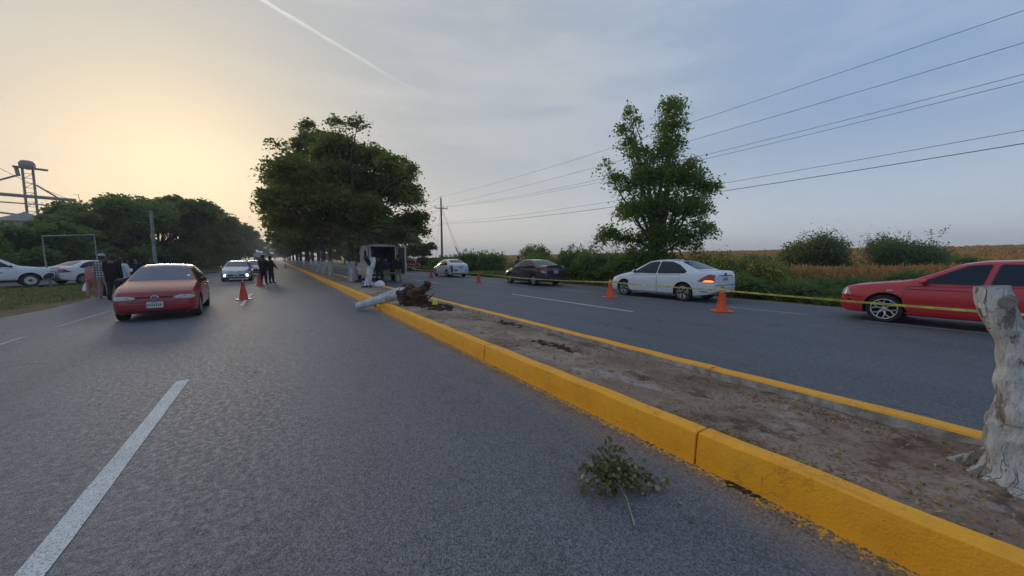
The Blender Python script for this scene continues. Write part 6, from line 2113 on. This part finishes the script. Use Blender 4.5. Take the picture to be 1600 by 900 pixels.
for x in (4.2, 5.8):
    for y in (-3.8, -2.2): mb.tube([(x, y, 0), (x, y, 15.8)], .12, 5)
for k in range(10):
    z = 1 + k * 1.5
    mb.tube([(4.2, -3.8, z), (5.8, -3.8, z + 1.4)], .06, 4); mb.tube([(4.2, -3.8, z), (5.8, -3.8, z)], .07, 4)
mb.tube([(6.6, -3.6, 17.5), (7.4, -3.0, 17.8), (7.6, -3.0, 15.0), (6.8, -3.4, 14.4)], .08, 4)
mb.build('support_tower', M['galv'], el)
si = empty('grain_silo', (-46.4, 126.5, 0), 0, 'grey cone-roofed grain silo peeping over the left trees', 'silo')
MB().lathe([(5.0, 0), (5.0, 10.0)], 32, 'z').build('wall', M['galv'], si, smooth=R(30))
MB().lathe([(5.2, 10.0), (.4, 12.1), (.3, 12.3)], 32, 'z').build('roof', M['galv'], si, smooth=R(30))

# ================================================================ PEOPLE
BASE = dict(pelvis=(0, 0, .530), waist=(0, .005, .605), chest=(0, .0, .715), neck=(0, -.005, .835), skull0=(0, .004, .872), skull=(0, .010, .930), crown_=(0, .0, .975),
            r_sh=(.098, 0, .805), r_el=(.130, -.01, .635), r_wr=(.135, .02, .490), r_ha=(.134, .03, .445),
            l_sh=(-.098, 0, .805), l_el=(-.130, -.01, .635), l_wr=(-.135, .02, .490), l_ha=(-.134, .03, .445),
            r_hip=(.050, 0, .505), r_kn=(.056, .012, .285), r_an=(.058, -.01, .048), r_toe=(.066, .085, .022),
            l_hip=(-.050, 0, .505), l_kn=(-.056, .012, .285), l_an=(-.058, -.01, .048), l_toe=(-.066, .085, .022))
RAD = dict(pelvis=(.092, .070), waist=(.080, .060), chest=(.095, .066), neck=(.034, .034), skull0=(.042, .048), skull=(.052, .060), crown_=(.036, .042),
           r_sh=(.040, .038), r_el=(.027, .027), r_wr=(.017, .017), r_ha=(.016, .024), r_hip=(.058, .058), r_kn=(.034, .036), r_an=(.022, .024), r_toe=(.020, .014))
BONES = [('pelvis', 'waist'), ('waist', 'chest'), ('chest', 'neck'), ('neck', 'skull0'), ('skull0', 'skull'), ('skull', 'crown_')]
for s_ in 'rl':
    BONES += [('chest', s_ + '_sh'), (s_ + '_sh', s_ + '_el'), (s_ + '_el', s_ + '_wr'), (s_ + '_wr', s_ + '_ha'), ('pelvis', s_ + '_hip'), (s_ + '_hip', s_ + '_kn'), (s_ + '_kn', s_ + '_an'), (s_ + '_an', s_ + '_toe')]


def seg_dist(p, a, b):
    ab = b - a
    t = max(0, min(1, (p - a).dot(ab) / max(ab.length_squared, 1e-9)))
    return (p - a - ab * t).length, t


def person(loc, az, H, label, top, legs, shoes='dark', pose=None, hat=None, sleeve='long', bulk=1.0, hair=True, jacket_len=.48, group=None, extra=None):
    """az: compass bearing the person faces, degrees from +Y"""
    J = dict(BASE)
    if pose: J.update(pose)
    J = {k: Vector(v) * H for k, v in J.items()}
    names = list(J)
    me = bpy.data.meshes.new('person')
    me.from_pydata([J[k] for k in names], [(names.index(a), names.index(b)) for a, b in BONES], [])
    o = bpy.data.objects.new('tmp', me); COL.objects.link(o)
    o.modifiers.new('s', 'SKIN')
    sk = me.skin_vertices[0].data if me.skin_vertices else None
    if sk is None:
        bm = bmesh.new(); bm.from_mesh(me); bm.verts.layers.skin.verify(); bm.to_mesh(me); bm.free()
        sk = me.skin_vertices[0].data
    for i, k in enumerate(names):
        key = k if k in RAD else 'r' + k[1:]
        w = RAD[key]
        bk = bulk if key in ('pelvis', 'waist', 'chest', 'r_sh', 'r_hip') else 1.0
        sk[i].radius = (w[0] * H * bk, w[1] * H * bk)
        sk[i].use_root = (k == 'pelvis')
    ss = o.modifiers.new('u', 'SUBSURF'); ss.levels = 2; ss.render_levels = 2
    dg = bpy.context.evaluated_depsgraph_get()
    bme = bpy.data.meshes.new_from_object(o.evaluated_get(dg))
    bpy.data.objects.remove(o)
    root = empty('person', loc, -R(az), label, 'person', group)
    bm = bmesh.new(); bm.from_mesh(bme)
    bm.normal_update()
    # which bone each face belongs to
    lab = {}
    for f in bm.faces:
        c = f.calc_center_median()
        lab[f.index] = min(((seg_dist(c, J[a], J[b])[0] / (H * .5 * (RAD[a if a in RAD else 'r' + a[1:]][0] + RAD[b if b in RAD else 'r' + b[1:]][0])), (a, b), seg_dist(c, J[a], J[b])[1]) for a, b in BONES))[1:]
    # fingers, thumb, nose, ears and eyes join the body mesh
    mb = MB()
    for v in bm.verts: mb.v.append(tuple(v.co))
    for f in bm.faces:
        mb.f.append(tuple(v.index for v in f.verts)); mb.m.append(0)
    for s_ in 'rl':
        w, h = J[s_ + '_wr'], J[s_ + '_ha']
        d = (h - w).normalized()
        sidev = d.cross(Vector((1, 0, 0))).normalized() if abs(d.x) < .9 else Vector((0, 1, 0))
        curl = d.cross(sidev).normalized() * (1 if s_ == 'l' else -1)
        for q in range(4):
            b_ = h + sidev * (q - 1.5) * .0115 * H
            l_ = H * (.044, .050, .047, .037)[q]
            mb.tube([b_ - d * .01, b_ + d * l_ * .5 + curl * .004, b_ + d * l_ + curl * .014], [.0052 * H, .0046 * H, .0034 * H], 5)
        b_ = w.lerp(h, .5) + sidev * -.018 * H
        mb.tube([b_, b_ + (d * .6 - sidev * .8).normalized() * .026 * H, b_ + (d - sidev * .45).normalized() * .046 * H], [.0060 * H, .0052 * H, .0038 * H], 5)
    hd = J['skull']; fwd = Vector((0, 1, 0)); up_ = (J['crown_'] - J['skull0']).normalized()
    fwd = (fwd - up_ * fwd.dot(up_)).normalized(); sd_ = fwd.cross(up_)
    fz = hd + fwd * .052 * H
    mb.tube([fz + up_ * .010 * H, fz + fwd * .010 * H - up_ * .012 * H, fz - up_ * .016 * H], [.004 * H, .008 * H, .006 * H], 6)
    for sg in (-1, 1):
        lump(mb, tuple(hd + sd_ * sg * .045 * H - up_ * .006 * H), (.006 * H, .012 * H, .018 * H), 1, 1, 1, 0, 0)
        lump(mb, tuple(fz + sd_ * sg * .018 * H + up_ * .004 * H - fwd * .008 * H), (.006 * H, .004 * H, .004 * H), 1, 1, 1, 1, 0)
    mb.tube([fz - up_ * .030 * H - sd_ * .012 * H - fwd * .010 * H, fz - up_ * .031 * H - fwd * .006 * H, fz - up_ * .030 * H + sd_ * .012 * H - fwd * .010 * H], .0028 * H, 5, 1)
    mb.build('body', [M['skin'], M['hair']], root, smooth=R(60))

    def garment(name, sel, mat, puff):
        fcs = [f for f in bm.faces if sel(*lab[f.index], f.calc_center_median())]
        if not fcs: return
        ids = {}
        vs, fs = [], []
        for f in fcs:
            for v in f.verts:
                if v.index not in ids:
                    ids[v.index] = len(vs)
                    c = v.co
                    wr = 1 + .35 * mnoise.noise(c * 9 + Vector(loc)) + .25 * mnoise.noise(c * 25)
                    vs.append(c + v.normal * puff * H * wr)
            fs.append(tuple(ids[v.index] for v in f.verts))
        # fold the open edge back to the body so that cuffs and hems have thickness
        g = MB().add(vs, fs)
        ed = {}
        for f in fs:
            for a, b in zip(f, f[1:] + f[:1]): ed[(min(a, b), max(a, b))] = ed.get((min(a, b), max(a, b)), 0) + 1
        inv = {v: k for k, v in ids.items()}
        bm.verts.ensure_lookup_table()
        new = {}
        for (a, b), n_ in ed.items():
            if n_ == 1:
                for q in (a, b):
                    if q not in new:
                        new[q] = len(g.v); g.v.append(tuple(bm.verts[inv[q]].co))
                g.f.append((a, b, new[b], new[a])); g.m.append(0)
        return g.build(name, mat, root, smooth=R(60))
    legsb = {('pelvis', 'r_hip'), ('pelvis', 'l_hip'), ('r_hip', 'r_kn'), ('l_hip', 'l_kn'), ('r_kn', 'r_an'), ('l_kn', 'l_an')}
    torso = {('pelvis', 'waist'), ('waist', 'chest'), ('chest', 'neck'), ('chest', 'r_sh'), ('chest', 'l_sh')}
    arms = {('r_sh', 'r_el'), ('l_sh', 'l_el')}
    fore = {('r_el', 'r_wr'), ('l_el', 'l_wr')}
    garment('trousers', lambda b, t, c: b in legsb or (b == ('pelvis', 'waist') and t < .5), legs, .010)
    garment('shirt', lambda b, t, c: (b in torso and not (b == ('chest', 'neck') and t > .75)) or b in arms or (sleeve == 'long' and b in fore and t < .92) or (b in legsb and c.z > jacket_len * H and b[0] in ('pelvis', 'r_hip', 'l_hip')), top, .017)
    garment('shoes', lambda b, t, c: b in (('r_an', 'r_toe'), ('l_an', 'l_toe')) or (b in (('r_kn', 'r_an'), ('l_kn', 'l_an')) and t > .95), M['blackpl'] if shoes == 'dark' else M['whitepl'], .007)
    if hair:
        garment('hair', lambda b, t, c: b in (('skull0', 'skull'), ('skull', 'crown_')) and ((c - hd).dot(up_) > .012 * H or (c - hd).dot(fwd) < -.004 * H) and not ((c - hd).dot(fwd) > .032 * H and (c - hd).dot(up_) < .03 * H), M['hair'], .006)
    bm.free()
    if hat:
        kind, hm = hat
        c = hd + up_ * .022 * H
        k = MB().lathe([(.060 * H, 0), (.061 * H, .012 * H), (.056 * H, .032 * H), (.040 * H, .048 * H), (.015 * H, .055 * H), (0, .056 * H)], 18, 'z', close=False)
        if kind == 'cap':
            n0 = len(k.v); vs = []
            for i in range(9):
                a = math.pi * (i / 8)
                vs += [(.056 * H * math.cos(a), .056 * H * math.sin(a), .004 * H), (.060 * H * math.cos(a), .045 * H * math.sin(a) + .058 * H * math.sin(a) ** .5, .000)]
            k.add(vs, [(2 * i, 2 * i + 1, 2 * i + 3, 2 * i + 2) for i in range(8)])
        elif kind == 'hat':
            k.lathe([(.058 * H, .003), (.085 * H, .0), (.086 * H, .006)], 22, 'z', close=False)
        ho = k.build('cap' if kind != 'hat' else 'hat', hm, root, smooth=R(60), loc=c)
        ho.rotation_euler = up_.to_track_quat('Z', 'X').to_euler() if up_.z < .985 else (0, 0, 0)
    if extra: extra(root, J, H)
    return root


C = dict(black=cloth('black_cloth', (.012, .012, .015), (.020, .020, .024)), navy=cloth('navy_cloth', (.012, .018, .04), (.02, .028, .055)), blue=cloth('blue_cloth', (.03, .06, .20), (.02, .04, .14)),
         pink=cloth('dusty_pink_cloth', (.48, .20, .19), (.40, .15, .15), 5), beige=cloth('beige_cloth', (.34, .29, .21), (.26, .22, .16)), dgreen=cloth('dark_green_cloth', (.02, .028, .026), (.03, .038, .034)),
         white=cloth('white_cloth', (.60, .62, .68), (.5, .52, .58)), grey=cloth('slate_grey_cloth', (.05, .06, .075), (.035, .04, .05)), khaki=cloth('khaki_cloth', (.24, .205, .15), (.18, .15, .11)),
         capgrey=cloth('pale_grey_cloth', (.42, .45, .48), (.34, .37, .40)), maroon=cloth('maroon_cloth', (.08, .012, .016), (.05, .01, .012)))
# checked shirt
m, t, p = newmat('grey_checked_cloth')
co = t.new('ShaderNodeTexCoord').outputs['Object']
sx = t.new('ShaderNodeSeparateXYZ'); t.l.new(co, sx.inputs[0])
def stripe(v): return t.ramp(t.math('SINE', t.math('MULTIPLY', v, 62.0)), -.1, .1)
ck = t.math('ADD', t.math('MULTIPLY', stripe(t.math('ADD', sx.outputs[0], sx.outputs[1])), .5), t.math('MULTIPLY', stripe(sx.outputs[2]), .5))
t.put(p.inputs['Base Color'], t.mix(ck, (.42, .42, .44), (.03, .035, .045)))
p.inputs['Roughness'].default_value = .9
C['check'] = m

PG = 'bystanders at the left roadside'
stoop = dict(waist=(0, .01, .600), chest=(0, .035, .700), neck=(0, .075, .805), skull0=(0, .095, .838), skull=(0, .115, .892), crown_=(0, .115, .935), r_sh=(.098, .055, .775), l_sh=(-.098, .055, .775),
             r_el=(.135, .06, .61), l_el=(-.135, .04, .61), r_wr=(.150, .13, .50), r_ha=(.150, .155, .465), l_wr=(-.175, .07, .475), l_ha=(-.19, .07, .435), r_kn=(.056, .06, .285), l_kn=(-.056, -.02, .285), l_an=(-.058, -.06, .048), l_toe=(-.066, .03, .022), r_an=(.058, .03, .048), r_toe=(.066, .12, .022))


bp = (-6.22, 21.0, .04)
pk = person(bp, 28, 1.50, 'short person in dusty pink clothes holding a white plastic bag at the left roadside', C['pink'], C['pink'], 'light', stoop, None, bulk=1.08, jacket_len=.44, group=PG)
# the bag hangs from the hand but is a thing of its own
lh = Matrix.Rotation(-R(28), 4, 'Z') @ (Vector(stoop['l_ha']) * 1.50) + Vector(bp)
mb = MB().tube([lh + Vector((0, 0, .02)), lh + Vector((0, 0, -.04)), lh + Vector((.01, 0, -.13)), lh + Vector((0, 0, -.26)), lh + Vector((0, 0, -.37)), lh + Vector((0, 0, -.39))], [.010, .035, .085, .125, .135, .09], 12)
tag(mb.build('plastic_bag', M['whitepl'], None, smooth=R(60)), 'white plastic bag hanging from the hand of the person in pink', 'bag')
rest = dict(r_kn=(.075, .01, .285), r_an=(.095, -.01, .048), r_toe=(.115, .08, .022), l_kn=(-.075, .02, .285), l_an=(-.09, 0, .048), l_toe=(-.11, .09, .022))
person((-5.78, 20.6, 0), 25, 1.78, 'man in a pale cap, checked shirt and beige trousers beside the pink figure', C['check'], C['beige'], 'light', dict(rest, r_el=(.15, -.03, .65), r_wr=(.11, .08, .60), r_ha=(.08, .11, .60)), ('cap', C['capgrey']), bulk=1.05, group=PG)
person((-5.22, 19.5, 0), 15, 1.74, 'heavy person in black top and dark trousers standing next to the old red car', C['black'], C['dgreen'], 'dark', dict(rest, l_el=(-.14, .03, .64), l_wr=(-.08, .10, .60), l_ha=(-.05, .12, .60)), None, bulk=1.32, jacket_len=.45, group=PG)
person((-5.42, 21.2, 0), 20, 1.66, 'person in a white shirt mostly hidden behind the person in black', C['white'], C['navy'], 'light', rest, None, bulk=1.1, group=PG)
person((-6.15, 21.9, 0), 60, 1.62, 'person in a maroon top and black trousers between the pink and the checked figures', C['maroon'], C['black'], 'dark', rest, None, group=PG)
person((-6.5, 25.2, .03), 80, 1.70, 'person in a slate-grey hood behind the bonnet of the old red car', C['grey'], C['navy'], 'dark', dict(r_el=(.14, .05, .66), r_wr=(.08, .15, .66), r_ha=(.06, .18, .67)), ('hood', C['grey']), bulk=1.15, group=PG)
person((-6.3, 26.9, .03), 200, 1.60, 'dark-clothed person with a raised arm, right of the hooded one', C['navy'], C['black'], 'dark', dict(r_el=(.17, .05, .72), r_wr=(.16, .10, .85), r_ha=(.16, .11, .895)), None, group=PG)
person((-6.1, 28.6, .03), 190, 1.62, 'dark-haired person just above the roof of the old red car', C['black'], C['black'], 'dark', rest, None, group=PG)

OG = 'police officers on the left road'
person((-.78, 27.0, 0), 35, 1.80, 'left police officer in black, arms folded forward, beside the second cone', C['black'], C['black'], 'dark', dict(rest, r_el=(.14, .04, .66), r_wr=(.05, .13, .67), r_ha=(.01, .14, .67), l_el=(-.14, .04, .65), l_wr=(-.05, .12, .64), l_ha=(-.01, .13, .64)), ('cap', C['black']), bulk=1.22, group=OG)
of = person((-.42, 27.7, 0), 60, 1.74, 'right police officer in black reaching an arm down to the right', C['black'], C['navy'], 'dark', dict(l_el=(-.14, .05, .68), l_wr=(-.08, .16, .70), l_ha=(-.06, .19, .71), r_el=(.19, .02, .69), r_wr=(.26, .06, .585), r_ha=(.275, .075, .55),
            r_kn=(.08, .03, .285), r_an=(.12, .02, .048), r_toe=(.15, .10, .022)), ('cap', C['black']), bulk=1.15, group=OG)
MB().box(-.15, .15, .13, .16, 1.40, 1.44).build('chest_badge_strip', M['whitepl'], of)
AG = 'people at the back of the ambulance'
person((5.55, 24.6, .0), 20, 1.76, 'person in all-black clothes at the left rear of the ambulance', C['black'], C['black'], 'dark', rest, ('cap', C['black']), bulk=1.15, group=AG)
person((5.95, 24.4, .0), 10, 1.72, 'bending person in a navy top and khaki trousers beside the stretcher', C['navy'], C['khaki'], 'dark', dict(chest=(0, .03, .70), neck=(0, .06, .815), skull0=(0, .085, .845), skull=(0, .105, .90), crown_=(0, .11, .945), r_el=(.13, .08, .66), r_wr=(.11, .18, .60), r_ha=(.10, .21, .58)), None, bulk=1.1, group=AG)
person((6.75, 24.55, .0), -8, 1.78, 'person in a dark top and khaki trousers beside the stretcher, right one', C['black'], C['khaki'], 'dark', dict(rest, l_el=(-.15, .06, .66), l_wr=(-.14, .17, .61), l_ha=(-.13, .20, .59)), ('cap', C['black']), bulk=1.2, group=AG)
person((14.3, 21.3, 0), 240, 1.68, 'man in a blue shirt and dark cap behind the bonnet of the dark grey saloon', C['blue'], C['navy'], 'dark', None, ('cap', C['black']), bulk=1.05)

# ================================================================ AIR
hz = MB().box(-1560, 1560, -1560, 1560, -1.6, 46)
hm = bpy.data.materials.new('morning_haze')
hm.use_nodes = True
ht = NT(hm.node_tree)
ht.n.clear()
ho = ht.new('ShaderNodeOutputMaterial')
hv = ht.new('ShaderNodeVolumePrincipled')
hv.inputs['Color'].default_value = (0.90, 0.92, 0.95, 1)
hv.inputs['Density'].default_value = 0.0010
hv.inputs['Anisotropy'].default_value = 0.15
ht.l.new(hv.outputs[0], ho.inputs['Volume'])
h_o = hz.build('haze', hm)
h_o['kind'] = 'stuff'
h_o['label'] = 'thin morning haze over the road and fields'
